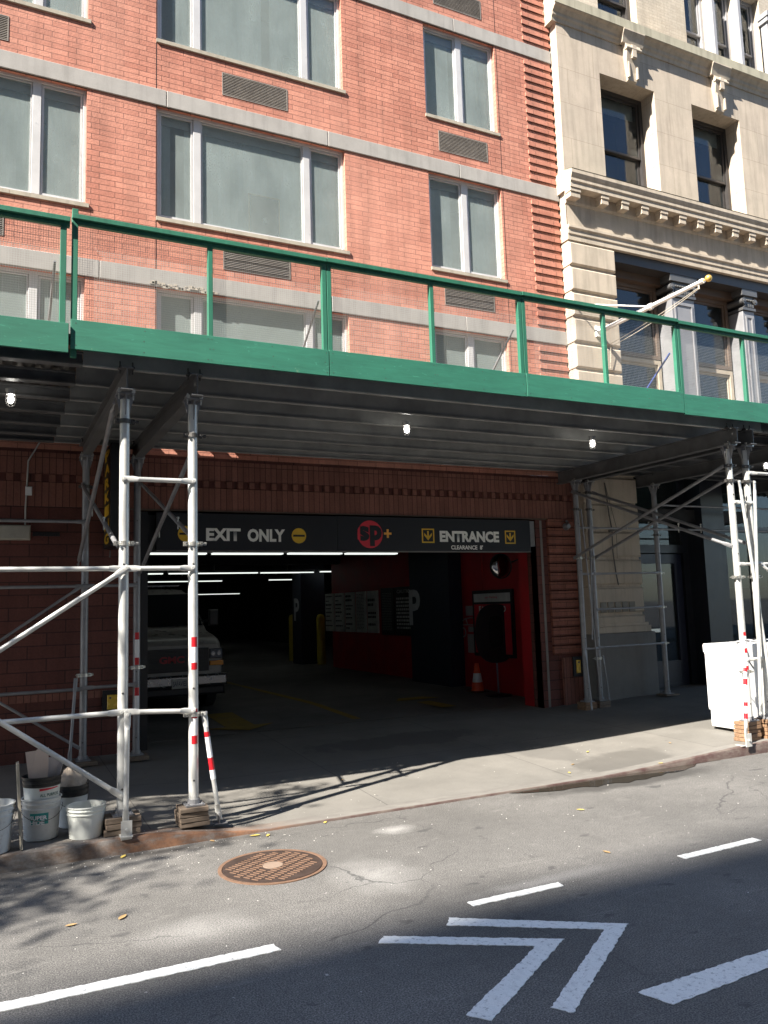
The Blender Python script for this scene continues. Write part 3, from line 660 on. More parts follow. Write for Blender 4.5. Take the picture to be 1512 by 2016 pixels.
# things on the wall left of the entrance
e = empty('wall_light', (.10, W-.05, 2.63), 'flat grey rectangular light fixture on the shaded brick wall behind the scaffold', 'wall light')
m = MB(); m.bbox(-.45, .405, W-.11, W, 2.635, 2.80, .012); m.build('housing', simple('fixture_grey', (.42,.40,.34), .5), e)
e = empty('electrical_conduit', (.36, W, 3.2), 'thin metal conduit with a white junction box on the brick wall', 'conduit')
m = MB(); m.path([(.50, W-.03, 3.80), (.37, W-.03, 3.55), (.35, W-.03, 3.0), (.35, W-.03, 2.80)], .009, 8); m.build('pipe', m_galv, e)
m = MB(); m.bbox(.345, .415, W-.05, W-.01, 3.15, 3.25, .006); m.build('junction_box', m_white, e)
e = empty('wall_vent_slot', (.55, W, 2.70), 'small black slot vent beside the grey wall light', 'vent')
m = MB(); m.box(.43, .72, W-.012, W, 2.685, 2.73)
for i in range(3): m.box(.43, .72, W-.018, W-.012, 2.69+.014*i, 2.695+.014*i)
m.build('slot', m_black, e)
def ybox(x0, x1, z0, z1, lab, y=W):
    e = empty('light_box', ((x0+x1)/2, y, z0), lab, 'box light', 'yellow lights in black boxes at the garage entrance')
    m = MB(); frame_ring(m, x0-.05, x1+.05, z0-.05, z1+.05, y-.03, y, .05); m.box(x0-.001, x1+.001, y-.006, y-.002, z0-.001, z1+.001); m.build('frame', m_black, e)
    m = MB(); m.bbox(x0+.003, x1-.003, y-.045, y-.0065, z0+.003, z1-.003, .006); m.build('lens', simple('amber_lens', (.85, .55, .06), .25, var=.15, scale=20), e)
    m = MB(); m.lathe([(.012,-.004),(.0,-.004)], (x0+.035, y-.045, z1-.035), 12, 'y'); m.lathe([(.012,-.004),(0,-.004)], (x1-.035, y-.045, z1-.035), 12, 'y'); m.build('screw', m_bolt, e)
    return e
yb1 = ybox(1.255, 1.42, .675, .845, 'yellow lens in a black box left of the entrance, beside the scaffold post')
yb2 = ybox(8.07, 8.15, .66, .86, 'yellow lens in a black box on the brick pier right of the entrance', y=W-.05)
e = empty('floodlight', (8.02, W-.12, 2.93), 'small round floodlight mounted at the top of the right brick pier', 'floodlight')
m = MB(); m.lathe([(.0,.0),(.035,.0),(.055,.05),(.055,.08),(.0,.075)], (7.98, W-.2, 2.90), 16, 'y'); m.build('head', m_galvd, e, smooth=True)
m = MB(); m.path([(7.98, W-.12, 2.90), (8.06, W-.1, 2.94), (8.06, W-.05, 3.0)], .018, 8); m.build('arm', m_galvd, e)

# ------------------------------------------------------------------ things inside the garage
def board(y0, y1, z0, z1, lab, mats, lines, grp=None, hdr=None, x=8.00):
    e = empty('notice_board', (x, (y0+y1)/2, z0), lab, 'notice board', grp)
    m = MB(); m.box(x-.03, x, y0, y1, z0, z1); m.build('panel', mats[0], e, bevel=.002)
    m = MB(); random.seed(int(y0*100))
    for (zc, h, cover, rag) in lines:
        x_ = y1 - (y1-y0)*.08; full = (y1-y0)*.84*cover
        while full > .01:
            l = min(full, random.uniform(.03, .13)); m.box(x-.0325, x-.0305, x_-l, x_, z0+(z1-z0)*zc-h/2, z0+(z1-z0)*zc+h/2); x_ -= l+.022; full -= l+.022
    m.build('printed_lines', mats[1], e)
    if hdr: text('heading', hdr, mats[1], e, (x-.03, y1-(y1-y0)*.12, z0+(z1-z0)*.87), (y1-y0)*.76, .075, right=(0,-1,0), upv=(0,0,1), bold=.02, depth=.004)
    return e
mw_ = simple('notice_white', (.70,.71,.66), .4); ml_ = simple('notice_print', (.05,.05,.05), .6)
NG = 'narrow white notice boards on the red garage wall'
cols = [(18.60, 19.18), (17.92, 18.50), (17.26, 17.82), (16.62, 17.16), (16.0, 16.52)]
cols = [(16.60+.655*i, 16.60+.655*i+.57) for i in range(5)][::-1]
labs = ['leftmost narrow white price notice, farthest into the garage', 'second narrow white notice from the left on the red wall', 'middle narrow white notice with centred lines on the red wall', 'fourth narrow white notice with dense small print', 'rightmost narrow white notice with a few large lines, next to the black board']
for i, ((a, b), lb) in enumerate(zip(cols, labs)):
    lines = [(.92,.03,.9,0),(.8,.025,.4,0),(.7,.04,.8,0),(.6,.03,.7,0),(.5,.04,.85,0),(.4,.03,.6,0),(.28,.03,.8,0),(.15,.03,.9,0)] if i in (0,1) else [(.93-.035*j,.012,.9,0) for j in range(25)] if i == 3 else [(.9,.05,.7,0),(.8,.05,.8,0),(.66,.03,.9,0),(.58,.03,.7,0),(.45,.04,.6,0),(.36,.03,.8,0),(.2,.04,.8,0),(.1,.03,.5,0)] if i == 2 else [(.78,.06,.8,0),(.67,.06,.6,0),(.47,.05,.9,0),(.38,.05,.9,0),(.2,.05,.8,0)]
    board(a, b, 1.15, 2.12, lb, (mw_, ml_), lines, NG)
board(15.80, 16.42, 1.12, 2.16, 'black notice board with tiny pale print beside the navy column', (m_black, simple('pale_print', (.35,.35,.33), .6)), [(.88-.035*j,.012,.9,0) for j in range(23)])
e = board(14.75, 15.74, 1.12, 2.16, 'black caution board with large white lines partly behind the navy column', (m_black, simple('white_print', (.60,.60,.58), .6)), [(.76-.075*j,.045,.85,0) for j in range(9)], hdr='CAUTION')
# early bird poster
e = empty('poster_board', (8.0, 11.9, .85), 'red EARLY BIRD poster with a white header in a black frame on the red wall', 'poster')
m = MB(); m.box(7.955, 8.00, 11.30, 12.56, .82, 1.99); m.build('frame', m_black, e, bevel=.004)
m = MB(); m.box(7.950, 7.9548, 11.36, 12.50, .88, 1.74); m.build('panel', m_signr, e)
m = MB(); m.box(7.950, 7.9548, 11.36, 12.50, 1.78, 1.93); m.build('header', simple('poster_white', (.62,.62,.60), .5), e)
text('lettering', 'EARLY BIRD', m_signw, e, (7.95, 12.33, 1.60), .84, .11, right=(0,-1,0), bold=.03, depth=.004)
text('lettering', 'sp+ Parking', m_signr, e, (7.95, 12.12, 1.835), .38, .045, right=(0,-1,0), bold=.01, depth=.004)
# painted car pictogram and blocks
e = empty('wall_pictogram', (8.0, 13, .9), 'pale painted car pictogram and squares left of the poster', 'wall graphic')
m = MB(); px_ = 7.997; mgl = simple('pale_wall_paint', (.30,.28,.28), .7)
m.box(px_, px_+.004, 12.56, 12.87, 1.54, 1.72); m.box(px_, px_+.004, 12.56, 12.84, .86, 1.20)
DY = .55; ring = [(12.55+DY,1.22),(12.55+DY,1.34),(12.48+DY,1.42),(12.36+DY,1.48),(12.18+DY,1.50),(12.02+DY,1.50)]
for a, b in zip(ring[:-1], ring[1:]): m.tube((px_, a[0], a[1]), (px_, b[0], b[1]), .012, 6)
m.tube((px_, 12.5+DY, 1.37), (px_, 12.02+DY, 1.37), .012, 6); m.tube((px_, 12.32+DY, 1.48), (px_, 12.26+DY, 1.37), .01, 6); m.box(px_, px_+.004, 12.02+DY, 12.25+DY, 1.24, 1.34)
for a in range(20):
    t0, t1 = 2*math.pi*a/20, 2*math.pi*(a+1)/20; m.tube((px_, 12.42+DY+.08*math.cos(t0), 1.23+.08*math.sin(t0)), (px_, 12.42+DY+.08*math.cos(t1), 1.23+.08*math.sin(t1)), .014, 6)
m.build('paint', mgl, e)
# round black sign board on a stand in front of the poster
e = empty('round_stand_sign', (7.77, 11.55, .22), 'big round black board on a thin pole stand in front of the poster', 'stand sign')
def oval(cx, cz, rx, rz, n=48, p=2.5):
    out = []
    for i in range(n):
        t = 2*math.pi*i/n; cx_, sx_ = math.cos(t), math.sin(t)
        out.append((cx + rx*math.copysign(abs(cx_)**(2/p), cx_), cz + rz*math.copysign(abs(sx_)**(2/p), sx_)))
    return out
SX, SYY = 7.765, 11.55
m = MB(); m.prism([(x, SYY, z) for x, z in oval(SX, 1.245, .40, .495)], (0, .03, 0)); m.build('board', m_black, e)
m = MB(); m.prism([(x, SYY-.004, z) for x, z in oval(SX, 1.28, .14, .26, p=4)], (0, .004, 0)); m.build('centre_panel', simple('matt_black', (.003,.003,.003), .9), e)
m = MB(); m.tube((SX+.03, SYY+.045, .20), (SX+.015, SYY+.045, 1.0), .017, 10); m.build('pole', simple('stand_pole', (.20,.18,.22), .5, .3), e)
m = MB(); m.lathe([(.22, .0), (.22, .02), (.05, .04), (0, .04)], (SX+.0, SYY+.0, gz(11.5)), 32); m.build('base', m_black, e)
# convex mirror
e = empty('convex_mirror', (7.7, 10.9, 2.3), 'round convex traffic mirror high on the red wall at the right of the entrance', 'mirror')
k = N('mirror_surface'); k.col((.5,.5,.5)); k.b.inputs['Metallic'].default_value = 1; k.rough(.05); m_mirror = k.m
m = MB(); prof = [(.19*math.sin(a), -.06*math.cos(a)) for a in [i*math.pi/2/8 for i in range(9)]]
m.lathe(prof, (7.45, 10.85, 2.35), 32, 'y'); o = m.build('mirror_face', m_mirror, e, smooth=True)
m = MB(); m.lathe([(.19, 0), (.205, -.01), (.205, .02), (.0, .03)], (7.45, 10.85, 2.35), 32, 'y'); m.build('rim', m_black, e)
m = MB(); m.tube((7.45, 10.87, 2.35), (7.98, 10.95, 2.5), .012, 8); m.build('arm', m_bolt, e)
# cone
e = empty('traffic_cone', (7.70, 12.10, .23), 'orange traffic cone with a white reflective collar on the garage floor', 'traffic cone')
CX, CY, CZ = 7.70, 12.10, gz(12.10)
m = MB(); m.box(CX-.15, CX+.15, CY-.15, CY+.15, CZ, CZ+.025); m.build('base', simple('cone_base', (.10,.03,.02), .7), e, bevel=.006)
m = MB(); m.lathe([(.11,.025),(.05,.40),(.035,.49),(.0,.49)], (CX,CY,CZ), 24); m.build('body', simple('cone_orange', (.85,.10,.03), .5), e, smooth=True)
m = MB(); m.lathe([(.0885,.17),(.0635,.325)], (CX,CY,CZ), 24); m.build('collar', simple('cone_collar', (.85,.85,.85), .35), e, smooth=True)
# bollards
for x, y, lb in ((8.15, 20.6, 'brighter yellow bollard beside the far navy column'), (8.05, 22.6, 'thin far yellow bollard left of the bright one')):
    e = empty('bollard', (x, y, .24), lb, 'bollard', 'yellow bollards in the garage')
    m = MB(); m.lathe([(.115,0),(.115,1.25),(.08,1.33),(0,1.35)], (x,y,.24), 20); m.build('post', m_gyel, e, smooth=True)
e = empty('key_box', (7.52, W+.24, .8), 'small dull yellow call box low on the red jamb', 'call box')
m = MB(); m.bbox(7.33+.19, 7.60, W+.20, W+.25, .80, .98, .006); m.build('box', m_gyel, e)

# ------------------------------------------------------------------ stone building
sb = empty('stone_building', (11, 10.2, 0), 'beige limestone building with bracketed cornices and rusticated blocks on the right', 'building')
XR = 22.0; XL = 8.335
# upper wall with two deep windows (and more to the right)
wx = [(9.23, 10.485), (11.40, 12.655), (13.57, 14.82), (15.74, 16.99), (17.9, 19.15)]
m = MB(); grid_wall(m, XL, XR, 8.3, 11.8, [(a, b, 8.62, 10.775) for a, b in wx], WB, .32)
m.add([(XL, WB, 3.0), (XL, W+.4, 3.0), (XL, W+.4, 12.2), (XL, WB, 12.2)], [(0,1,2,3)])
m.build('wall', m_lime, sb)
# entablature: profiles as (y, z)
def sweep(name, prof, x0=XL-.03, x1=XR, mat=m_limeb, mb=None):
    m = mb or MB(); m.sweepx(prof, x0, x1); return m.build(name, mat, sb) if mb is None else m
p = .17
sweep('cornice', [(WB+.3, 8.76), (WB+.3, 8.42), (WB-.19, 8.42), (WB-.19, 8.50), (WB-.21, 8.52), (WB-.21, 8.57), (WB-.225, 8.60), (WB-.24, 8.64), (WB-.24, 8.70), (WB-.02, 8.77)], XL-.05)
sweep('cornice', [(WB+.02, 8.22), (WB-.015, 8.22), (WB-.03, 8.26), (WB-.03, 8.419), (WB+.02, 8.419)], XL-.02)
m = MB(); m.sweepx([(WB-.24, 8.702), (WB-.245, 8.708), (WB-.02, 8.776), (WB-.02, 8.77)], XL-.05, XR); m.build('mossy_ledge', simple('dark_moss', (.09,.095,.045), .95, var=.5, scale=12), sb)
dxm = (12.80-8.48)/10.0*.975; x = XL-.045; first = True; i = 0
xm = [XL-.04] + [8.94 + .44*i for i in range(29)]
m_mod = MB()
for i, x in enumerate(xm):
    w_ = .20 if i == 0 else .15
    o = MB(); o.box(x, x+w_, WB-.165, WB-.03, 8.262, 8.350); o.box(x-.010, x+w_+.010, WB-.178, WB-.03, 8.352, 8.419); o.build('modillion', m_limeb, sb, bevel=.004)
m = MB(); m.box(XL, XR, WB-.004, WB+.02, 7.84, 8.22); m.build('frieze', m_limeb, sb)
sweep('architrave', [(WB+.35, 7.60), (WB-.02, 7.60), (WB-.02, 7.69), (WB-.035, 7.70), (WB-.035, 7.775), (WB-.06, 7.80), (WB-.06, 7.84), (WB+.02, 7.85), (WB+.35, 7.85)], XL-.02)
# upper cornice
sweep('upper_cornice', [(WB+.4, 12.06), (WB+.4, 11.44), (WB-.02, 11.44), (WB-.03, 11.50), (WB-.055, 11.53), (WB-.06, 11.58), (WB-.11, 11.64), (WB-.15, 11.66), (WB-.15, 11.84), (WB-.10, 11.87), (WB+.1, 11.93)], XL-.10)
m = MB(); m.box(XL-.12, XR, WB-.16, WB-.14, 11.67, 11.835); m.build('cornice_fascia', m_moss, sb)
for xc in (9.95, 12.12, 14.29, 16.46):
    m = MB(); m.sweepx([(WB+.02, 11.44), (WB-.10, 11.44), (WB-.12, 11.52), (WB-.135, 11.57), (WB-.17, 11.64), (WB-.17, 11.66), (WB+.02, 11.66)], xc-.24, xc+.24); m.build('cornice_break', m_limeb, sb)
    m = MB()   # console bracket: tapering scroll
    prof = [(WB+.02,11.44),(WB-.10,11.44),(WB-.115,11.36),(WB-.105,11.26),(WB-.075,11.12),(WB-.05,10.95),(WB-.04,10.80),(WB+.02,10.77)]
    vs = []
    for (y, z) in prof:
        hw = .10 + .075*(z-10.77)/.67; vs.append((xc-hw, y, z))
    for (y, z) in prof:
        hw = .10 + .075*(z-10.77)/.67; vs.append((xc+hw, y, z))
    n = len(prof); m.add(vs, [tuple(range(n-1,-1,-1)), tuple(range(n,2*n))] + [(i,(i+1)%n,n+(i+1)%n,n+i) for i in range(n)])
    co = m.build('console_bracket', m_limeb, sb, bevel=.004)
    m = MB(); m.tube((xc-.175, WB-.105, 11.35), (xc+.175, WB-.105, 11.35), .035, 12); m.box(xc-.05, xc+.05, WB-.135, WB-.09, 11.20, 11.42); m.tube((xc-.05, WB-.11, 11.20), (xc+.05, WB-.11, 11.20), .027, 10)
    m.box(xc-.115, xc-.08, WB-.085, WB-.03, 10.83, 11.12); m.box(xc+.08, xc+.115, WB-.085, WB-.03, 10.83, 11.12); m.build('scroll', m_limeb, co, bevel=.005)
m_wframe = simple('bronze_window_frame', (.055,.05,.048), .45, .2, .2); m_wframel = simple('grey_window_frame', (.33,.33,.34), .5, .1, .1)
def sash_window(x0, x1, z0, z1, y, mid=.5, mf=m_wframe, gl=m_gclear, shade=True, back=.7, name='window'):
    m = MB(); frame_ring(m, x0, x1, z0, z1, y, y+.12, .07); fo = m.build(name, mf, sb)
    zm = z0+(z1-z0)*mid
    m = MB(); frame_ring(m, x0+.075, x1-.075, zm-.02, z1-.075, y+.03, y+.07, .04); m.build('upper_sash', mf, fo)
    m = MB(); frame_ring(m, x0+.075, x1-.075, z0+.075, zm+.02, y+.075, y+.11, .045); m.build('lower_sash', mf, fo)
    m = MB(); m.add([(x0+.1, y+.05, zm), (x1-.1, y+.05, zm), (x1-.1, y+.05, z1-.1), (x0+.1, y+.05, z1-.1)], [(0,1,2,3)]); m.add([(x0+.1, y+.09, z0+.1), (x1-.1, y+.09, z0+.1), (x1-.1, y+.09, zm), (x0+.1, y+.09, zm)], [(0,1,2,3)]); m.build('pane', gl, fo)
    m = MB(); yb = y+back
    m.add([(x0,y+.121,z0),(x1,y+.121,z0),(x1,y+.121,z1),(x0,y+.121,z1),(x0,yb,z0),(x1,yb,z0),(x1,yb,z1),(x0,yb,z1)], [(4,5,6,7),(0,4,7,3),(1,2,6,5),(3,7,6,2),(0,1,5,4)])
    if shade: m.mi = 1; m.box(x0+.1, x1-.1, y+.14, y+.145, z1-(z1-z0)*.16, z1-.05)
    m.build('room', [m_dark, simple('roller_shade', (.45,.45,.42), .8)], fo)
    return fo
for a, b in wx: sash_window(a, b, 8.62, 10.775, WB+.32, .48)
# top storey in tan brick
tw = [(9.55, 10.49), (11.74, 12.42), (12.50, 13.16), (13.24, 13.9), (15.5, 16.5), (17.5, 18.2), (18.3, 19.0)]
m = MB(); grid_wall(m, XL, XR, 11.86, 14.5, [(a, b, 11.9, 13.9) for a, b in tw], WB+.27, .16); m.build('brick_storey', m_tan, sb)
for a, b in tw: sash_window(a, b, 11.9, 13.9, WB+.43, .42, m_wframel if a > 11 else m_wframe, m_gclear)
for x in (12.42, 13.16): m = MB(); m.box(x+.005, x+.075, WB+.20, WB+.42, 11.9, 13.9); m.build('mullion_pier', m_wframel, sb)
m = MB(); m.box(13.9, 14.15, WB+.12, WB+.3, 11.88, 13.3); m.box(13.86, 14.19, WB+.08, WB+.3, 13.3, 13.38); m.box(13.84, 14.21, WB+.06, WB+.3, 13.40, 13.5); m.build('pilaster', m_wframel, sb)
# rusticated pier blocks
z = 7.585; i = 0; m_blk = []
while z > 1.45:
    zb = z-.43 if z > 4 else z-.437
    short = i % 2
    m = MB(); r = .028
    prof = [(WB+.35, zb), (WB-.0, zb), (WB-.02, zb+.03), (WB-.03, zb+.05)]
    x0, x1 = XL-.015, (9.285 if z > 4.3 else 9.42)
    rings = []
    m.bbox(x0, x1, WB-.035, WB+.35, zb+.022, z-.022, .026)
    m.build('rusticated_block', m_limeb, sb)
    z = zb; i += 1
m = MB(); m.box(XL+.01, 9.25, WB+.0, WB+.34, 1.30, 7.6); m.box(9.25, 9.385, WB+.0, WB+.34, 1.30, 4.2); m.build('pier_core', m_lime, sb)
m = MB(); m.box(XL-.02, 9.50, WB-.06, WB+.34, 1.24, 1.34); m.box(XL, 9.47, WB-.04, WB+.34, 1.342, 1.39); m.build('plinth_moulding', m_limeb, sb, bevel=.008)
m = MB(); m.box(XL-.03, 9.55, WB-.09, WB+.34, -.05, 1.238); m.build('granite_plinth', m_granite, sb, bevel=.012)
m = MB()
for i in range(5): m.bbox(8.50+.145*i, 8.62+.145*i, WB-.05, WB-.034, 1.56, 1.72, .004)
m.build('tile_strip', simple('dull_tile', (.22,.20,.165), .6, var=.3, scale=12), sb)
# recessed second floor bay: dark frames, metal pilasters
YB = WB+.42
m = MB(); m.box(9.28, XR, WB+.05, YB+.1, 7.42, 7.60); m.box(9.28, XR, WB+.06, YB+.1, 3.95, 4.28); m.build('bay_head', m_wframe, sb)
m = MB(); m.box(9.28, XR, WB+.30, YB+.1, 7.28, 7.42); m.build('bay_head', simple('brown_trim', (.10,.065,.045), .6), sb)
k0 = 9.30; bays = [(9.30, 10.62), (11.25, 12.42), (12.80, 14.0), (14.4, 15.6), (16, 17.2), (17.6, 18.8)]
for a, b in bays:
    fo = sash_window(a, b, 5.95, 7.28, YB, .02, simple('brown_frame', (.14,.10,.075), .55), m_gclear, False)
    fo = sash_window(a, b, 4.30, 5.93, YB, .42, simple('cream_frame', (.42,.36,.28), .6), m_gstore, False)
m_pil = simple('grey_cast_iron', (.27,.27,.28), .5, .2, .12, 4, dirt=((.2,.19,.18), 6, .6))
for a in (10.66, 12.46, 14.04, 15.64):
    b = a + (.55 if a < 12 else .30)
    m = MB(); m.box(a, b, WB+.12, YB+.1, 4.30, 7.02); m.build('pilaster', m_pil, sb, bevel=.006)
    m = MB(); frame_ring(m, a+.06, b-.06, 4.4, 6.92, WB+.105, WB+.12, .03); m.build('pilaster_moulding', m_pil, sb)
    m = MB(); m.box(a-.02, b+.02, WB+.09, YB+.1, 7.03, 7.08); m.box(a-.05, b+.05, WB+.06, YB+.1, 7.30, 7.42)
    for xx in (a-.0, b+.0): m.tube((xx, WB+.07, 7.20), (xx, YB, 7.20), .055, 14); m.tube((xx, WB+.055, 7.20), (xx, WB+.07, 7.20), .025, 12)
    nb = int((b-a)/.055)
    for j in range(nb): m.box(a+.02+j*.055, a+.05+j*.055, WB+.085, WB+.12, 7.09, 7.15); m.lathe([(.0,-.03),(.02,-.015),(.022,0)], (a+.035+j*.055, WB+.09, 7.22), 8, 'y')
    m.box(a+.03, b-.03, WB+.10, YB+.1, 7.16, 7.30); m.build('capital', simple('dark_cast_iron', (.12,.12,.12), .45, .3), sb)
# ground floor shopfront under the shed
m = MB(); m.box(9.43, XR, YB+.05, YB+.2, 3.84, 4.28); m.box(9.43, 9.56, YB-.03, YB+.1, .15, 3.84); m.box(9.43, 10.9, YB-.04, YB+.1, 2.52, 2.66); m.box(10.78, 10.92, YB-.03, YB+.1, .15, 3.84)
m.box(10.92, 11.45, WB+.05, YB+.2, .1, 3.95); m.box(11.5, XR, YB-.02, YB+.1, 2.9, 3.0); m.box(11.5, XR, YB-.02, YB+.1, .15, .7)
m.build('shopfront_frame', simple('dark_navy_paint', (.022,.024,.03), .35, var=.3), sb)
m = MB(); m.add([(9.5,YB+.02,2.6),(10.85,YB+.02,2.6),(10.85,YB+.02,3.84),(9.5,YB+.02,3.84)], [(0,1,2,3)]); m.add([(11.45,YB+.02,.7),(XR,YB+.02,.7),(XR,YB+.02,3.84),(11.45,YB+.02,3.84)], [(0,1,2,3)]); m.build('shop_glass', m_gstore, sb)
m = MB(); m.box(9.5, XR, YB+.95, YB+1.0, .1, 4.0); m.mi = 1; m.box(9.6, 10.8, YB+.5, YB+.55, 2.9, 3.8); m.box(11.8, 13.5, YB+.5, YB+.55, 1.9, 3.7); m.build('shop_interior', [m_dark, simple('teal_interior', (.10,.15,.14), .7)], sb)
for i, x in enumerate((11.45, 12.5, 13.6, 14.8)):
    m = MB(); m.box(x, x+.09, YB-.03, YB+.1, .7, 3.84); m.build('mullion', m_wframe, sb)
dr = MB(); frame_ring(dr, 9.60, 10.74, .17, 2.50, YB-.01, YB+.05, .16); dr.box(9.76, 10.58, YB-.005, YB+.045, .33, .70); do = dr.build('door', simple('navy_door', (.02,.024,.045), .35), sb)
m = MB(); m.add([(9.76,YB+.02,.70),(10.58,YB+.02,.70),(10.58,YB+.02,2.34),(9.76,YB+.02,2.34)], [(0,1,2,3)]); m.build('door_glass', m_gstore, do)
m = MB(); m.tube((9.80, YB-.06, 1.05), (9.80, YB-.06, 1.35), .012, 8); m.box(9.93, 10.16, YB-.035, YB-.02, 1.19, 1.25); m.build('door_handle', m_boltl, do)
m = MB(); m.box(XL+.6, XR, YB+1.0, YB+1.2, .0, 14.5); m.box(XR-.1, XR, WB, YB+1, 0, 14); m.build('inner_wall', m_gdark, sb)
m = MB(); m.box(9.43, XR, WB+.05, YB+.3, .10, .275); m.build('threshold', m_granite, sb)

# flagpole
e = empty('flagpole', (8.81, WB-.04, 6.09), 'white angled flagpole with a gold ball on the rusticated stone pier', 'flagpole')
m_wp = simple('white_pole_paint', (.72,.71,.68), .45, var=.1, dirt=((.4,.38,.34), 20, .66)); m_gold = simple('gold_ball', (.75,.48,.12), .35, .5, .15, 20)
T = Vector((8.815, 7.62, 6.125)); B0 = Vector((8.808, WB-.05, 6.085))
m = MB(); m.tube(B0, T, .040, 16, .028); m.tube(T+Vector((0,.03,0)), T-Vector((0,.03,0)), .036, 14); m.build('pole', m_wp, e, smooth=True)
m = MB(); m.tube(T-Vector((0,.03,0)), T-Vector((0,.075,0)), .009, 8)
prof = [(.048*math.sin(a), -.048*math.cos(a)) for a in [i*math.pi/12 for i in range(13)]]; m.lathe(prof, (T.x, T.y-.115, T.z), 20, 'y'); m.build('ball', m_gold, e, smooth=True)
mid = B0.lerp(T, .54)
m = MB(); m.tube((8.33, WB-.03, 6.50), mid, .012, 8); m.tube((9.27, WB-.03, 6.35), mid, .012, 8); m.tube(mid+Vector((0,.03,0)), mid-Vector((0,.03,0)), .05, 14); m.build('stay', m_wp, e)
m = MB(); m.bbox(8.74, 8.88, WB-.07, WB-.03, 6.0, 6.18, .006); m.build('wall_bracket', m_wp, e)
m = MB(); 
def rope(p, q, sag, n=10):
    p = Vector(p); q = Vector(q); return [p.lerp(q, i/n) + Vector((0,0,-sag*4*(i/n)*(1-i/n))) for i in range(n+1)]
m.path(rope(T+Vector((.01,.06,-.06)), (9.0, WB-.1, 5.90), .03), .005, 5); m.path(rope(T+Vector((.01,.08,-.08)), (9.02, WB-.1, 5.86), .045), .005, 5); m.path(rope((9.0, WB-.1, 5.9), (9.0, WB-.06, 5.5), 0, 2), .005, 5)
m.tube(T+Vector((0,.06,-.03)), T+Vector((.0,.06,-.09)), .012, 6); m.build('halyard', simple('rope', (.55,.50,.40), .8), e)
# hanging wire on the stone pier under the shed
e = empty('hanging_cable', (8.9, WB-.06, 1.9), 'dark cable with loops hanging down the stone pier under the shed', 'cable')
m = MB(); m.path([(8.72, WB-.06, 3.6), (8.76, WB-.07, 3.1), (8.80, WB-.07, 2.85), (8.80, WB-.06, 2.5), (8.84, WB-.06, 2.15), (8.88, WB-.05, 1.98)], .010, 6)
m.path([(8.72,WB-.06,3.6),(8.9, WB-.06, 2.9),(8.88, WB-.06, 2.4)], .004, 5); m.tube((8.73,WB-.08,2.83),(8.90,WB-.08,2.86),.02,8)
m.build('cable', m_bolt, e)
# ------------------------------------------------------------------ sidewalk shed
sh = empty('sidewalk_shed', (4.5, 8.0, 3.75), 'steel sidewalk shed on tube posts with a green plywood parapet and wire mesh', 'sidewalk shed')
def ibeam(m, a, b, z0, z1, fw_, ax, t=.012):
    """I-beam from a to b (along ax) centred on the other axis"""
    c = a[1] if ax == 'x' else a[0]
    def bx(lo, hi, za, zb):
        if ax == 'x': m.box(a[0], b[0], c+lo, c+hi, za, zb)
        else: m.box(c+lo, c+hi, a[1], b[1], za, zb)
    bx(-fw_/2, fw_/2, z0, z0+t); bx(-fw_/2, fw_/2, z1-t, z1); bx(-.005, .005, z0+t, z1-t)
GXS = [-1.95, .95, 1.51, 7.87, 8.14, 9.46, 12.2]
for i, x in enumerate(GXS):
    m = MB(); ibeam(m, (x, 6.47), (x, 9.80), 3.552, 3.738, .095, 'y'); m.build('girder', m_beam, sh)
YS = [6.60, 7.18, 7.73, 8.28, 8.83, 9.36, 9.72]
for y in YS:
    m = MB(); ibeam(m, (.63, y), (8.45, y), 3.742, 3.955, .045, 'x'); m.build('stringer', m_beaml, sh)
    m = MB(); ibeam(m, (-4.0, y+.01), (.625, y+.01), 3.742, 3.850, .09, 'x'); m.build('stringer', m_beam, sh)
    m = MB(); ibeam(m, (8.455, y+.01), (14.5, y+.01), 3.742, 3.860, .09, 'x'); m.build('stringer', m_beam, sh)
def corrugated(x0, x1, z, y0=6.42, y1=9.835):
    m = MB(); n = int((x1-x0)/.015); pr = []
    for i in range(n+1):
        x = x0+(x1-x0)*i/n; s_ = math.sin(2*math.pi*x/.145); pr.append((x, z+.020*max(-1, min(1, s_*1.6))))
    for i in range(n):
        (xa, za), (xb, zb) = pr[i], pr[i+1]; m.add([(xa,y0,za),(xb,y0,zb),(xb,y1,zb),(xa,y1,za)], [(0,1,2,3)])
    return m.build('corrugated_deck', m_deckmetal, sh, smooth=True)
corrugated(-4.0, .62, 3.872); corrugated(8.50, 14.5, 3.882); corrugated(.60, 8.48, 3.967)
m = MB(); m.box(-4, .66, 6.42, 9.838, 3.90, 3.935); m.box(.62, .66, 6.42, 9.838, 3.935, 3.99); m.box(.60, 8.48, 6.42, 9.838, 3.992, 4.02); m.box(8.50, 14.5, 6.42, 9.838, 3.905, 3.935); m.build('plank_deck', m_timber, sh)
m = MB(); m.box(.42, .62, 6.43, 6.55, 3.852, 3.90); m.box(.58, .72, 6.42, 6.58, 3.95, 3.99); m.build('timber_packer', m_timber2, sh)
# timber closer along the wall, with gaps that let the sun onto the brick
m = MB(); segs = [(-4, 1.66), (1.90, 2.10), (2.36, 2.50), (2.68, 14.5)]
for a, b in segs: m.box(a, b, 9.842, 9.948, 3.90 if a < 8 else 3.9, 3.985)
m.build('wall_closer', m_timber, sh)
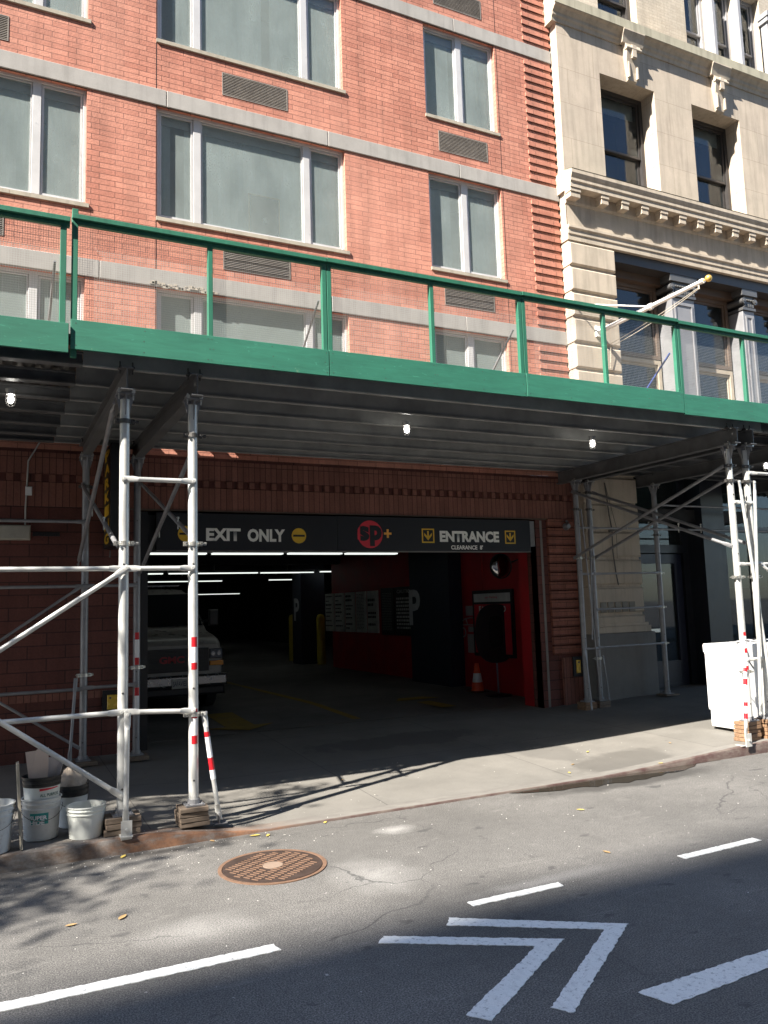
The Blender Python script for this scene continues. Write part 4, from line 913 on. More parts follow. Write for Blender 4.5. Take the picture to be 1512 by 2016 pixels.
# parapet: boards, studs, rail
SEG = [(.515, 2.655, 0), (2.66, 4.79, 1), (4.795, 6.945, 2), (6.95, 9.09, 3), (9.095, 11.3, 4), (11.305, 13.5, 5)]
for a, b, i in SEG:
    dz = (-.004, .0, .004, -.010, -.006, 0)[i]
    m = MB(); m.box(a, b, 6.375+.003*(i%2), 6.395+.003*(i%2), 3.808+dz, 4.045+dz); po_ = m.build('parapet_board', m_green, sh, bevel=.003)
    m = MB()
    for nx in (a+.03, a+.55, a+1.07, a+1.10, a+1.62, b-.03):
        for nz in (3.84, 3.93, 4.015): m.tube((nx+.008*math.sin(nx*9+nz*40), 6.374+.003*(i%2), nz+dz), (nx+.008*math.sin(nx*9+nz*40), 6.3765+.003*(i%2), nz+dz), .0045, 6)
    m.build('nail_heads', m_bolt, po_)
    m = MB(); m.box(a, b, 6.372+.003*(i%2), 6.455, 4.862+dz, 4.902+dz); m.box(a, b, 6.40, 6.437, 4.828+dz, 4.861+dz); m.build('top_rail', m_greenp, sh, bevel=.003)
m = MB(); m.box(-4, .500, 6.355, 6.375, 3.765, 3.997); m.build('parapet_board', m_green, sh, bevel=.003)
m = MB(); m.box(-4, .500, 6.352, 6.43, 4.815, 4.855); m.box(-4, .5, 6.38, 6.417, 4.783, 4.814); m.build('top_rail', m_greenp, sh, bevel=.003)
def stud(x, w_, z0=3.83, z1=4.828, y=6.40, d=.045):
    m = MB(); m.box(x-w_/2, x+w_/2, y, y+d, z0, z1); return m.build('parapet_stud', m_greenp, sh, bevel=.003)
stud(.455, .045, 3.78, 4.782, 6.378); stud(.540, .045, 3.75, 4.95, 6.398)
for x in (1.607, 3.745, 5.875, 8.02, 10.2, 12.4): stud(x, .040)
for x in (2.635, 2.683, 4.770, 4.818, 6.922, 6.972, 9.07, 9.12, 11.28): stud(x, .042)
# wire mesh panels
m_wire = simple('galvanized_wire', (.42, .43, .40), .5, .5, .1)
def mesh_panel(x0, x1, z0, z1, y):
    m = MB(); st = .0185; t = .0011
    n = int((x1-x0)/st)
    for i in range(n+1): x = x0+i*st; m.add([(x-t,y,z0),(x+t,y,z0),(x+t,y,z1),(x-t,y,z1)], [(0,1,2,3)]); 
    k_ = int((z1-z0)/st)
    for i in range(k_+1): z = z0+i*st; m.add([(x0,y+.001,z-t),(x1,y+.001,z-t),(x1,y+.001,z+t),(x0,y+.001,z+t)], [(0,1,2,3)])
    m.build('wire_mesh', m_wire, sh)
mesh_panel(-1.5, .43, 3.99, 4.80, 6.43)
for a, b, i in SEG[:4]: mesh_panel(a+.03, b-.02, 4.04, 4.84, 6.448)
m_blue = simple('blue_paint', (.06, .10, .33), .5, var=.2)
for i, (x, mt) in enumerate(((.40, m_galvd), (2.60, m_galvd), (4.72, m_galvd), (6.87, m_blue), (8.97, m_blue))):
    m = MB(); m.tube((x, 6.46, 4.52), (x-.02, 7.10, 3.97), .011, 8); m.build('parapet_brace', mt, sh)

# posts -----------------------------------------------------------
PR = .039
def clamp(x, y, z, r, par, ang=0, L_=.11):
    m = MB(); m.lathe([(r+.002,-.018),(r+.010,-.018),(r+.010,.018),(r+.002,.018)], (x, y, z), 20)
    d = Vector((math.cos(ang), math.sin(ang), 0)); n_ = Vector((-d.y, d.x, 0))
    for s_ in (-1, 1):
        c = Vector((x, y, z)) + d*s_*(r+.022); m.obox(c, d*.016, n_*.020, Vector((0,0,.018)))
        m.tube(c - n_*.055, c + n_*.055, .006, 8); m.tube(c - n_*.055, c - n_*.042, .012, 6)
    m.tube(Vector((x,y,z)) + d*(r), Vector((x,y,z)) + d*(r+L_*.6), .007, 8); m.tube(Vector((x,y,z)) + d*(r+L_*.45), Vector((x,y,z)) + d*(r+L_*.65), .014, 6)
    return m.build('clamp', m_bolt if z > 2.5 else m_boltl, par)
def tape(x, y, r, bands, par, a0=-2.2, a1=-.9):
    """bands: (z0,z1,'r'/'w') glued on the street side of the tube"""
    n = 7
    if True:
        for z0, z1, c_ in bands:
            m = MB(); mt = m_red if c_ == 'r' else m_white
            vs = []
            for i in range(n+1):
                a = a0+(a1-a0)*i/n; vs += [(x+math.cos(a)*(r+.0012), y+math.sin(a)*(r+.0012), z0), (x+math.cos(a)*(r+.0012), y+math.sin(a)*(r+.0012), z1)]
            m.add(vs, [(2*i, 2*i+2, 2*i+3, 2*i+1) for i in range(n)])
            m.build('reflective_tape', mt, par, smooth=True)
def post(x, y, zb, zt=3.50, front=True, bands=(), clz=()):
    m = MB(); m.tube((x, y, zb), (x, y, zt), PR, 24); 
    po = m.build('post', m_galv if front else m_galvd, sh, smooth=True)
    m = MB(); m.box(x-.075, x+.075, y-.075, y+.075, zb-.012, zb); m.tube((x,y,zb), (x,y,zb+.035), PR+.012, 16)
    for sx in (-.055,.055):
        for sy in (-.055,.055): m.tube((x+sx,y+sy,zb),(x+sx,y+sy,zb+.012),.008,6)
    m.build('base_plate', m_galvd, po)
    m = MB(); m.box(x-.07, x+.07, y-.08, y+.08, zt+.035, zt+.050)           # head with side gussets
    for s_ in (-1, 1): m.prism([(x-.004, y+s_*PR, zt-.13), (x-.004, y+s_*.10, zt+.034), (x-.004, y+s_*.01, zt+.034)], (.008, 0, 0)); m.prism([(x+s_*PR, y-.004, zt-.10), (x+s_*.075, y-.004, zt+.034), (x+s_*.01, y-.004, zt+.034)], (0, .008, 0))
    m.build('head_plate', m_galvd, po)
    m = MB()
    for s_ in (-1, 1):
        m.tube((x+s_*.055, y-.085, zt+.055), (x+s_*.055, y-.02, zt+.055), .017, 10); m.tube((x+s_*.055, y-.06, zt-.01), (x+s_*.055, y-.06, zt+.085), .007, 6)
    m.build('beam_clip', m_boltl, po)
    m = MB()
    for s_ in (-1, 1): m.tube((x+s_*.05, y-.09, 3.748), (x+s_*.05, y-.03, 3.748), .014, 8); m.tube((x+s_*.05, y-.06, 3.70), (x+s_*.05, y-.06, 3.80), .006, 6)
    m.build('beam_clip', m_bolt, po)
    for z in clz: clamp(x, y, z, PR, po, 0 if front else .4)
    m = MB()
    for z in (zb+.18, zb+.9, zb+1.9, zb+2.6): m.tube((x-.006, y-PR-.002, z), (x-.006, y-PR+.004, z), .008, 8)
    m.build('pin_holes', m_bolt, po)
    if bands: tape(x, y, PR, bands, po)
    return po
YF, YR = 6.62, 9.45
P1 = post(.955, YF, .262, clz=(3.32, 2.33)); P2 = post(1.503, YF, .262, clz=(3.24, 2.33, .955), bands=[(1.49,1.57,'r'),(1.365,1.49,'w'),(1.31,1.365,'r'),(.925,1.0,'r'),(.79,.925,'w'),(.725,.79,'r')])
P3 = post(7.862, YF, .352, clz=(3.30, 3.12, 1.98, .89), bands=[(1.30,1.345,'r'),(1.16,1.30,'w'),(1.105,1.16,'r'),(.96,1.105,'w'),(.915,.96,'r')]); P4 = post(8.150, YF, .352, clz=(3.30, 3.12, 1.98))
Q1 = post(.950, YR, .225, front=False, clz=(3.2, 1.12)); Q2 = post(1.508, YR, .225, front=False, clz=(1.17,), bands=[(1.48,1.56,'r'),(1.28,1.48,'w'),(1.20,1.28,'r'),(.86,.95,'r'),(.70,.86,'w'),(.66,.70,'r')])
Q3 = post(7.893, YR, .30, front=False, clz=(3.38, 3.12, 2.39)); Q4 = post(8.142, YR, .30, front=False, clz=(3.38, 3.12, 2.39, .90)); Q5 = post(9.470, YR, .30, front=False, clz=(2.75, 2.15, 1.62, 1.06))
Q6 = post(-1.9, YR, .24, front=False); P6 = post(-1.9, YF, .27); Q7 = post(12.2, YR, .30, front=False); P7 = post(11.2, YF, .25)
def bar(p, q, r=.0195, mat=None, flat=.07, name='rail'):
    """tube with flattened bolted ends"""
    p = Vector(p); q = Vector(q); d = (q-p).normalized(); m = MB()
    ln = (q-p).length; fl = min(flat, ln*.2)
    side = Vector((0,1,0)) if abs(d.y) < .7 else Vector((1,0,0)); n_ = d.cross(side).normalized(); side = n_.cross(d).normalized()
    m.tube(p+d*fl*1.5, q-d*fl*1.5, r, 12, cap=False)
    for a, s_ in ((p, 1), (q, -1)):
        rings = []
        for t_, w_, h_ in ((-.02, r*1.25, .004), (fl, r*1.25, .004), (fl*1.5, r, r)):
            c = a + d*s_*t_; rings.append([c + n_*w_*math.cos(2*math.pi*i/12) + side*h_*math.sin(2*math.pi*i/12) for i in range(12)])
        m.loft(rings); m.tube(a-side*.012, a+side*.012, .011, 8)
    return m.build(name, mat or m_galv, sh, smooth=True)
yf = YF-PR-.006
bar((-1.9, yf, 2.128), (.94, yf, 2.128)); bar((.97, yf, 2.128), (1.49, yf, 2.128)); bar((-1.9, yf, 1.02), (.94, yf, 1.02)); bar((.97, yf, 1.02), (1.49, yf, .985)); bar((.95, yf, 2.845), (1.50, yf, 2.845))
bar((.965, yf-.012, 2.128), (-1.85, yf-.012, -.05+.3), .0195, name='diagonal_brace'); bar((-1.4, yf-.012, 2.128), (.94, yf-.012, .40), .0195, name='diagonal_brace')
yr = YR-PR-.006
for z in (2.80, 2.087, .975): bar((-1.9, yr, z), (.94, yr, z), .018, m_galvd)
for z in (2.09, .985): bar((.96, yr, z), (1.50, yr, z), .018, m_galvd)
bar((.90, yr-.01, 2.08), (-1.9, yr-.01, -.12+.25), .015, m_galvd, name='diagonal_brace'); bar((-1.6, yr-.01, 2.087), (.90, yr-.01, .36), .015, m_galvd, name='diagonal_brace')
for x, (a, b, c, d) in ((.905, (2.32, 3.22, 3.47, 2.33)), (1.553, (2.33, 3.25, 3.16, 2.20)), (7.81, (2.35, 3.38, 3.29, 2.39)), (8.20, (2.35, 3.38, 3.29, 2.39))):
    bar((x, 6.64, a), (x, 9.42, b), .020, m_galvd, name='cross_brace'); bar((x-.03, 6.64, c), (x-.03, 9.42, d), .020, m_galvd, name='cross_brace')
    m = MB()
    for y, z in ((7.4, a+(b-a)*.27), (8.3, c+(d-c)*.6)): m.tube((x-.01, y, z-.05), (x-.01, y, z+.06), .006, 6); m.tube((x-.01, y, z+.05), (x-.01, y, z+.065), .012, 6)
    m.build('bolt', m_boltl, sh)
# raker legs at the kerb
bar((1.585, 6.60, .95), (1.70, 6.595, .13), .019, name='raker_leg'); 
m = MB(); m.box(1.66, 1.76, 6.56, 6.66, .085, .093); m.box(1.69, 1.70, 6.56, 6.64, .093, .17); m.build('foot_plate', m_galvd, sh)
tape_par = [o for o in sh.children if o.name.startswith('raker_leg')][0]
def tube_tape(p, q, r, bands, par):
    for a, b, k_ in bands:
        m = MB(); m.tube(Vector(p).lerp(Vector(q), a), Vector(p).lerp(Vector(q), b), r, 14, cap=False)
        m.build('reflective_tape', m_red if k_ == 'r' else m_white, par, smooth=True)
tube_tape((1.585, 6.60, .95), (1.70, 6.595, .13), .0215, [(.17,.22,'r'),(.22,.42,'w'),(.42,.54,'r'),(.54,.63,'w')], tape_par)
bar((.975, 6.52, 1.0), (.965, 6.50, .20), .020, name='raker_leg')
m = MB(); m.box(.925, 1.005, 6.455, 6.462, .10, .235); m.box(.92, 1.01, 6.44, 6.53, .118, .128); m.tube((.965,6.44,.17),(.965,6.47,.17),.012,8); m.build('foot_plate', m_galv, sh)
# right tower
for z in (2.86, 2.13, 1.03): bar((7.87, yf, z), (8.145, yf, z), .018); 
for z in (3.22, 2.13, 1.03): bar((8.16, yf-.004, z), (11.2, yf-.004, z), .019)
for z in (2.84, 2.15, 1.05): bar((7.90, yr, z), (8.135, yr, z), .016, m_galvd)
for z in (2.15, 1.62, 1.06): bar((8.15, yr, z), (9.46, yr, z+.005), .016, m_galvd)
for z in (3.225, 2.84): bar((8.15 if z < 3 else 9.48, yr, z), (12.2, yr, z), .016, m_galvd)
bar((7.93, yf-.03, 3.10), (8.21, yf-.03, .40), .0185, name='diagonal_brace'); bar((8.17, yf-.045, 3.10), (7.95, yf-.045, .42), .0185, name='diagonal_brace')
bar((8.20, yf-.02, 2.13), (10.8, yf-.02, .3), .0185, name='diagonal_brace'); bar((8.25, yf-.03, .95), (8.75, yf-.03, .3), .018, name='diagonal_brace')
bar((7.72, 6.50, .95), (7.60, 6.46, .20), .020, name='raker_leg'); rk = [o for o in sh.children if o.name.startswith('raker_leg')][-1]
tube_tape((7.72, 6.50, .95), (7.60, 6.46, .20), .0225, [(0.0,.06,'r'),(.06,.16,'w'),(.16,.25,'r'),(.25,.50,'w'),(.50,.56,'r'),(.56,.66,'w'),(.66,.74,'r')], rk)
m = MB(); m.box(7.555, 7.645, 6.425, 6.435, .10, .24); m.box(7.53, 7.66, 6.46, 6.56, .103, .110); m.tube((7.60,6.41,.17),(7.60,6.45,.17),.012,8); m.build('foot_plate', m_galv, sh)
bar((7.93, yr-.02, 3.1), (8.09, yr-.02, .4), .010, m_galvd, name='diagonal_brace'); bar((8.1, yr-.02, 3.1), (8.0, yr-.02, 1.2), .010, m_galvd, name='diagonal_brace'); bar((7.80, yr-.08, 1.05), (7.76, yr-.2, .22), .014, m_galvd, name='raker_leg'); bar((8.20, yr, .92), (8.27, yr, .3), .012, m_galvd, name='raker_leg')
bar((.86, yr-.05, 1.08), (.80, yr-.15, .25), .016, m_galvd, name='raker_leg')

# cribbing under the posts
def crib(x, y, z0, z1, w_, d_, n, lab, mat=m_timber, rot=.0):
    e = empty('timber_cribbing', (x, y, z0), lab, 'timber blocks', 'stacked timber blocks under the scaffold posts')
    random.seed(int(x*100+y)); h = (z1-z0)/n
    for i in range(n):
        m = MB(); a = rot + random.uniform(-.05, .05); ca, sa = math.cos(a), math.sin(a); s_ = random.uniform(.96, 1.04)
        m.obox((x+random.uniform(-.008,.008), y+random.uniform(-.008,.008), z0+h*(i+.5)), (w_/2*s_*ca, w_/2*s_*sa, 0), (-d_/2*sa, d_/2*ca, 0), (0, 0, h/2-.0025)); m.build('board', mat, e, bevel=.003)
crib(.955, 6.62, .118, .249, .26, .20, 3, 'stack of brown timber blocks under the front left scaffold post beside the white bucket')
crib(1.49, 6.62, .098, .249, .23, .20, 4, 'stack of brown timber blocks under the taped front post left of the driveway')
crib(7.84, 6.64, .115, .339, .23, .19, 5, 'tall stack of pale timber blocks under the front post by the washing machine', m_timber2, .1)
crib(8.17, 6.64, .115, .339, .23, .19, 5, 'tall stack of pale timber blocks at the right picture edge', m_timber2, -.05)
crib(.95, 9.45, .165, .212, .26, .24, 1, 'thin timber pad under the rear left scaffold post against the brick wall')
crib(1.51, 9.45, .165, .212, .26, .24, 1, 'thin timber pad under the rear taped post at the left edge of the entrance')
crib(7.89, 9.45, .160, .288, .20, .20, 3, 'brown timber stack under the rear post in front of the brick pier', m_timber2)
crib(8.14, 9.45, .166, .288, .20, .20, 2, 'dark timber stack under the rear post in front of the stone pier')
crib(9.47, 9.45, .262, .288, .28, .22, 1, 'single thick timber block under the rear post by the shop door')
crib(-1.9, 9.45, .165, .228, .26, .24, 1, 'timber pad under the rear scaffold post outside the left picture edge'); crib(-1.9, 6.62, .12, .258, .26, .2, 3, 'timber stack under the front scaffold post outside the left picture edge')
crib(12.2, 9.45, .262, .288, .26, .24, 1, 'timber pad under the rear scaffold post outside the right picture edge'); crib(11.2, 6.62, .137, .238, .26, .2, 3, 'timber stack under the front scaffold post outside the right picture edge')

# work lights
m_bulb = emit('lamp_bulb', (1.0, .97, .9), 9.0); m_cap = simple('lamp_cap', (.5,.5,.48), .4, .5)
k = N('lamp_jar'); k.col((1,1,1)); k.b.inputs['Transmission Weight'].default_value = 1; k.b.inputs['IOR'].default_value = 1.1; k.rough(.1); m_jar = k.m
def worklight(x, y, lab):
    z = 3.742; e = empty('work_light', (x, y, z-.16), lab, 'lamp', 'caged work lights under the shed roof')
    m = MB(); m.lathe([(0,0),(.045,0),(.045,-.02),(.036,-.035),(.036,-.05),(0,-.05)], (x,y,z), 20); m.build('cap', m_cap, e, smooth=True)
    m = MB(); m.lathe([(0,-.052),(.016,-.055),(.026,-.085),(.022,-.115),(0,-.13)], (x,y,z), 16); m.build('bulb', m_bulb, e, smooth=True)
    m = MB()
    for i in range(6):
        a = math.pi*i/3; p_ = [(x+.036*math.cos(a), y+.036*math.sin(a), z-.05), (x+.040*math.cos(a), y+.040*math.sin(a), z-.11), (x+.028*math.cos(a), y+.028*math.sin(a), z-.145), (x, y, z-.16)]; m.path(p_, .0018, 5)
    for zz in (-.075, -.11):
        q = [(x+.040*math.cos(2*math.pi*i/14), y+.040*math.sin(2*math.pi*i/14), z+zz) for i in range(15)]; m.path(q, .0018, 5)
    m.build('wire_guard', m_bolt, e)
worklight(.13, 7.50, 'lit caged lamp under the left deck, nearest the left picture edge')
worklight(4.0, 7.48, 'lit caged lamp above the middle of the garage sign')
worklight(6.55, 7.47, 'lit caged lamp right of the middle, above ENTRANCE')
worklight(10.26, 7.98, 'lit caged lamp under the right deck at the right picture edge')

# ------------------------------------------------------------------ buckets
def bucket(x, y, z, rt_, rb_, h, lab, mat, rimmat=None, rimh=.0, name='bucket', par=None, handle=True):
    e = par or empty(name, (x, y, z), lab, 'bucket')
    def rad(t): return rb_ + (rt_-rb_)*t
    prof = [(0, 0), (rb_-.006, 0), (rb_, .006), (rad(.74), h*.74), (rad(.74)+.006, h*.745), (rad(.78)+.006, h*.775), (rad(.78), h*.78), (rad(.86), h*.86), (rad(.86)+.007, h*.865), (rad(.9)+.007, h*.895), (rad(.9), h*.90), (rt_, h*.975), (rt_+.006, h*.975), (rt_+.006, h), (rt_-.004, h), (rb_-.008, .008), (0, .008)]
    m = MB(); m.lathe(prof, (x, y, z), 44)
    if rimmat:
        for fi, f_ in enumerate(m.f):
            if min(m.v[i][2] for i in f_) > z+h*.73 : m.m[fi] = 1
    m.build('pail', [mat, rimmat] if rimmat else mat, e, smooth=True)
    if handle:
        m = MB(); pts = [(x+(rt_+.012)*math.cos(a), y+(rt_+.012)*math.sin(a)*.9-.02*math.sin(a), z+h*.8-h*.42*math.sin(-a*1.0)*(-1)) for a in [-math.pi*i/14 for i in range(15)]]
        pts = [(x+(rt_+.010)*math.cos(-math.pi*i/14), y+(rt_+.012)*math.sin(-math.pi*i/14), z+h*.80-h*.30*math.sin(math.pi*i/14)) for i in range(15)]
        m.path(pts, .0022, 6); m.build('wire_handle', m_bolt, e)
    return e
m_pail = simple('white_plastic_pail', (.62,.63,.61), .4, var=.12, scale=12, dirt=((.42,.40,.36), 22, .60)); m_pail2 = simple('white_plastic_pail_clean', (.68,.70,.66), .4, var=.08, dirt=((.5,.48,.42), 18, .66)); m_pblack = simple('black_plastic', (.015,.015,.016), .35)
bucket(.700, 6.665, .115, .140, .118, .235, 'short empty white plastic bucket on the kerb beside the timber blocks', m_pail2, handle=False)
e = bucket(.395, 6.80, .120, .138, .120, .30, 'tall white bucket with a teal label, holding another bucket', m_pail)
m = MB(); a0, a1, n = -2.25, -1.25, 12; rr = .1315
vs = []
for i in range(n+1):
    a = a0+(a1-a0)*i/n; vs += [(.395+math.cos(a)*rr, 6.80+math.sin(a)*rr, .245), (.395+math.cos(a)*rr*1.02, 6.80+math.sin(a)*rr*1.02, .325)]
m.add(vs, [(2*i,2*i+2,2*i+3,2*i+1) for i in range(n)]); m.build('label', simple('teal_label', (.03,.30,.27), .5, var=.25, scale=30), e)
text('lettering', 'SUPER', m_white, e, (0,0,.278), .125, .030, bold=.04, bend=(.395, 6.80, .1365, -2.24)); text('lettering', 'HIDE', m_white, e, (0,0,.243), .105, .030, bold=.04, bend=(.395, 6.80, .1345, -2.24))
text('lettering', 'BATTERIES NOT', m_bolt, e, (0,0,.222), .10, .010, bold=.01, bend=(.395, 6.80, .1325, -2.2)) if False else None
e2 = empty('bucket', (.395, 6.80, .36), 'white bucket with a black rim reading ALL PURPOSE, nested in the tall bucket', 'bucket')
m = MB(); m.lathe([(0,.36),(.118,.36),(.130,.505),(.131,.506)], (.395, 6.80, 0), 44); m.build('pail', m_pail2, e2, smooth=True)
m = MB(); m.lathe([(.131,.506),(.134,.507),(.135,.52),(.132,.522),(.134,.535),(.138,.537),(.138,.550),(.134,.552),(.138,.572),(.144,.573),(.144,.580),(.134,.580),(.128,.50),(.0,.48)], (.395, 6.80, 0), 44); m.build('rim', m_pblack, e2, smooth=True)
text('lettering', 'ALL PURPOSE', simple('label_green', (.03,.10,.08), .5), e2, (0,0,.440), .150, .022, bold=.02, bend=(.395, 6.80, .1315, -1.72))
m = MB(); vs = []
for i in range(9):
    a = -1.75+1.1*i/8; vs += [(.395+math.cos(a)*.1335, 6.80+math.sin(a)*.1335, .482+.012*i/8), (.395+math.cos(a)*.1335, 6.80+math.sin(a)*.1335, .500)]
m.add(vs, [(2*i,2*i+2,2*i+3,2*i+1) for i in range(8)]); m.build('label_band', m_signr, e2)
m_card = simple('pale_cardboard', (.52,.42,.36), .8, var=.1)
e = empty('cardboard_sheet', (.36, 6.80, .5), 'folded pale cardboard standing in the black rimmed bucket', 'cardboard')
m = MB(); m.prism([(.31,6.74,.49),(.43,6.78,.49),(.428,6.78,.775),(.36,6.75,.782),(.345,6.742,.770),(.272,6.73,.768)], (.003,.006,0)); m.prism([(.43,6.78,.49),(.44,6.84,.49),(.438,6.84,.775),(.428,6.78,.775)], (.003,0,0)); m.build('sheet', m_card, e)
m = MB(); m.prism([(.44,6.86,.49),(.54,6.86,.49),(.525,6.86,.69),(.43,6.88,.69)], (0,.006,0)); m.prism([(.49,6.80,.50),(.505,6.79,.50),(.545,6.80,.675),(.525,6.82,.685)], (.006,.02,0)); m.build('flap', simple('grey_cardboard', (.36,.33,.32), .8), e)
e = bucket(.635, 7.02, .125, .118, .10, .32, 'white bucket with a black top holding a rag bag, behind the short bucket', m_pail, m_pblack)
m = MB(); random.seed(9); rings = []
for z_, r_ in ((.42,.10),(.47,.095),(.52,.07),(.555,.04),(.57,.012)):
    rings.append([(.635+r_*(1+.22*math.sin(5*a+z_*30))*math.cos(a)-.02*(z_-.42)*8, 7.02+r_*math.sin(a), z_+.012*math.sin(3*a)) for a in [2*math.pi*i/24 for i in range(24)]])
m.loft(rings); b = empty('rag_bag', (.635, 7.02, .42), 'crumpled beige bag stuffed in the black topped bucket', 'bag'); m.build('cloth', simple('rag', (.36,.30,.24), .9, var=.3, scale=25), b, smooth=True)
bucket(.055, 6.60, .118, .150, .125, .335, 'dirty white bucket cut off by the left picture edge', m_pail)
e = empty('paint_plank', (.235, 6.55, .12), 'narrow pale plank standing upright between the buckets', 'plank')
m = MB(); m.prism([(.242,6.50,.125),(.262,6.50,.125),(.226,6.56,.72),(.206,6.56,.71)], (0,.11,.0)); m.build('board', m_plank, e, bevel=.002)

# ------------------------------------------------------------------ washing machine
def washer(x0, y0, w_, d_, z0, z1, lab, mat):
    """front looks along +y (towards the building); the side panel faces the driveway"""
    e = empty('washing_machine', (x0+w_/2, y0+d_/2, z0), lab, 'washing machine', 'discarded appliances on the pavement')
    m = MB(); h = z1-z0
    prof = [(y0, z0+.03), (y0, z1), (y0+d_+.015, z1-.004), (y0+d_+.025, z1-.03), (y0+d_+.02, z1-.10), (y0+d_, z1-.13), (y0+d_, z0+.245), (y0+d_-.012, z0+.235), (y0+d_-.03, z0+.225), (y0+d_-.03, z0+.03)]
    m.prism([(x0, y, z) for y, z in prof], (w_, 0, 0)); o = m.build('cabinet', mat, e, bevel=.010)
    m = MB()
    def emb(pts, r=.005):
        pts = [Vector((x0-.001, y, z)) for y, z in pts]; m.path(pts + pts[:1], r, 8)
    ym = y0+d_*.48
    emb([(ym+.20, z1-.17), (ym-.02, z1-.18), (ym-.13, z1-.45), (ym-.13, z0+.55), (ym-.04, z0+.36), (ym+.06, z0+.34), (ym+.14, z0+.45), (ym+.19, z0+.65)])
    m.tube((x0-.0005, y0+.02, z0+.235), (x0-.0005, y0+d_-.01, z0+.235), .003, 6); m.tube((x0-.0005, y0+.02, z1-.10), (x0-.0005, y0+d_+.01, z1-.10), .003, 6)
    m.build('panel_ridges', mat, e, smooth=True)
    m = MB()
    for a in (x0+.05, x0+w_-.05):
        for b_ in (y0+.05, y0+d_-.05): m.tube((a, b_, z0-.005), (a, b_, z0+.03), .02, 10)
    m.build('feet', m_pblack, e)
    m = MB(); yy_ = y0+d_+.005; m.lathe([(.20,0),(.215,.02),(.16,.03),(.0,.045)], (x0+w_/2, yy_, z0+.62), 32, 'y'); m.build('door', simple('door_grey', (.3,.3,.32), .3), e, smooth=True)
    return e
m_appl = simple('white_enamel', (.80,.80,.80), .3, var=.03)
zg = zs(8.5, 7.3)
washer(8.04, 6.80, .62, .56, zs(8.1,7.2)+.008, 1.185, 'white washing machine standing on the pavement behind the right scaffold posts', m_appl)
washer(8.80, 6.90, .62, .60, zs(9.0,7.2)+.008, 1.15, 'second grey appliance behind the scaffold posts at the right picture edge', simple('grey_enamel', (.42,.42,.42), .35, .2))
e = empty('junk_cables', (8.5, 7.0, 1.19), 'black cables and scraps of foil on top of the appliances', 'cables')
m = MB(); random.seed(4)
for i in range(6):
    p0 = Vector((8.12+.12*i, 6.85+.3*random.random(), 1.195)); pts = [p0]
    for j in range(6): pts.append(pts[-1] + Vector((random.uniform(-.03,.10), random.uniform(-.06,.06), random.uniform(-.006,.012))))
    for q in pts: q.z = max(q.z, 1.192)
    m.path(pts, .006, 6)
m.path([(8.10,6.82,1.192),(8.11,6.785,1.12),(8.12,6.785,1.0),(8.2,6.78,.9)], .006, 6)
m.path([(8.82,6.89,1.16),(8.75,6.88,1.05),(8.9,6.87,.95),(9.05,6.87,1.0)], .010, 6)
m.build('cable', m_pblack, e)
m = MB(); random.seed(8)
for i in range(14):
    c = Vector((8.12+.09*i*.8, 7.05+random.uniform(-.15,.25), 1.198)); m.obox(c, (random.uniform(.03,.09), random.uniform(-.03,.03), 0), (random.uniform(-.02,.02), random.uniform(.02,.06), .004), (0,0,.003))
m.build('scrap_sheet', simple('scrap_metal', (.6,.6,.62), .35, .4), e)

# ------------------------------------------------------------------ van in the garage
vx, vy, vz = 2.53, 12.55, gz(13)
van = empty('cargo_van', (vx, vy+2.5, vz), 'grey white cargo van with red letters on a dark grille, facing out of the garage', 'van')
van.scale = (.9, 1, 1)
m_vanp = simple('van_paint', (.30,.29,.27), .3, var=.05); m_vblk = simple('van_black_plastic', (.02,.02,.022), .4); m_chrome = simple('van_chrome', (.35,.35,.36), .25, .8)
k = N('van_glass'); k.col((.01,.012,.014)); k.rough(.06); m_vgl = k.m
def ring(y, zb, zt, wb, wt, r=.07):
    zmid = zb+(zt-zb)*.55
    return [(vx+s_*a, vy+y, vz+z) for s_, a, z in ((-1,wb-.03,zb),(-1,wb,zb+.06),(-1,wb,zmid),(-1,wt,zt-r),(-1,wt-r,zt-r*.15),(-1,wt*.5,zt),(1,wt*.5,zt),(1,wt-r,zt-r*.15),(1,wt,zt-r),(1,wb,zmid),(1,wb,zb+.06),(1,wb-.03,zb))]
m = MB(); m.loft([ring(.04,.42,1.02,.84,.80,.05), ring(.10,.40,1.09,.88,.84,.06), ring(.30,.36,1.15,.92,.87), ring(.80,.34,1.22,.93,.87), ring(1.02,.34,1.27,.93,.86), ring(1.75,.34,1.86,.93,.76,.10), ring(2.05,.34,1.94,.93,.76,.12), ring(3.5,.34,1.97,.93,.78,.12), ring(5.0,.34,1.95,.92,.78,.12)])
m.build('body', m_vanp, van, smooth=True)
m = MB(); m.prism([(vx-.78,vy+1.05,vz+1.30),(vx+.78,vy+1.05,vz+1.30),(vx+.70,vy+1.69,vz+1.82),(vx-.70,vy+1.69,vz+1.82)], (0,-.02,.018)); m.build('windshield', m_vgl, van)
m = MB(); m.path([(vx-.80,vy+1.03,vz+1.31),(vx-.72,vy+1.70,vz+1.85)], .018, 8); m.path([(vx+.80,vy+1.03,vz+1.31),(vx+.72,vy+1.70,vz+1.85)], .012, 8); m.build('pillar_trim', m_vblk, van)
m = MB(); m.box(vx-.62,vx+.62,vy-.01,vy+.10,vz+.62,vz+.97)
for i in range(6): m.box(vx-.60, vx+.60, vy-.016, vy-.011, vz+.65+.052*i, vz+.665+.052*i)
m.build('grille', m_vblk, van, bevel=.006)
text('emblem', 'GMC', simple('emblem_red', (.40,.02,.03), .4), van, (vx-.22, vy-.017, vz+.755), .42, .105, bold=.04)
m_amber = simple('amber_lens_van', (.75,.30,.03), .2, var=.1); m_lens = simple('headlamp_lens', (.14,.14,.15), .12, .5, .3, 20)
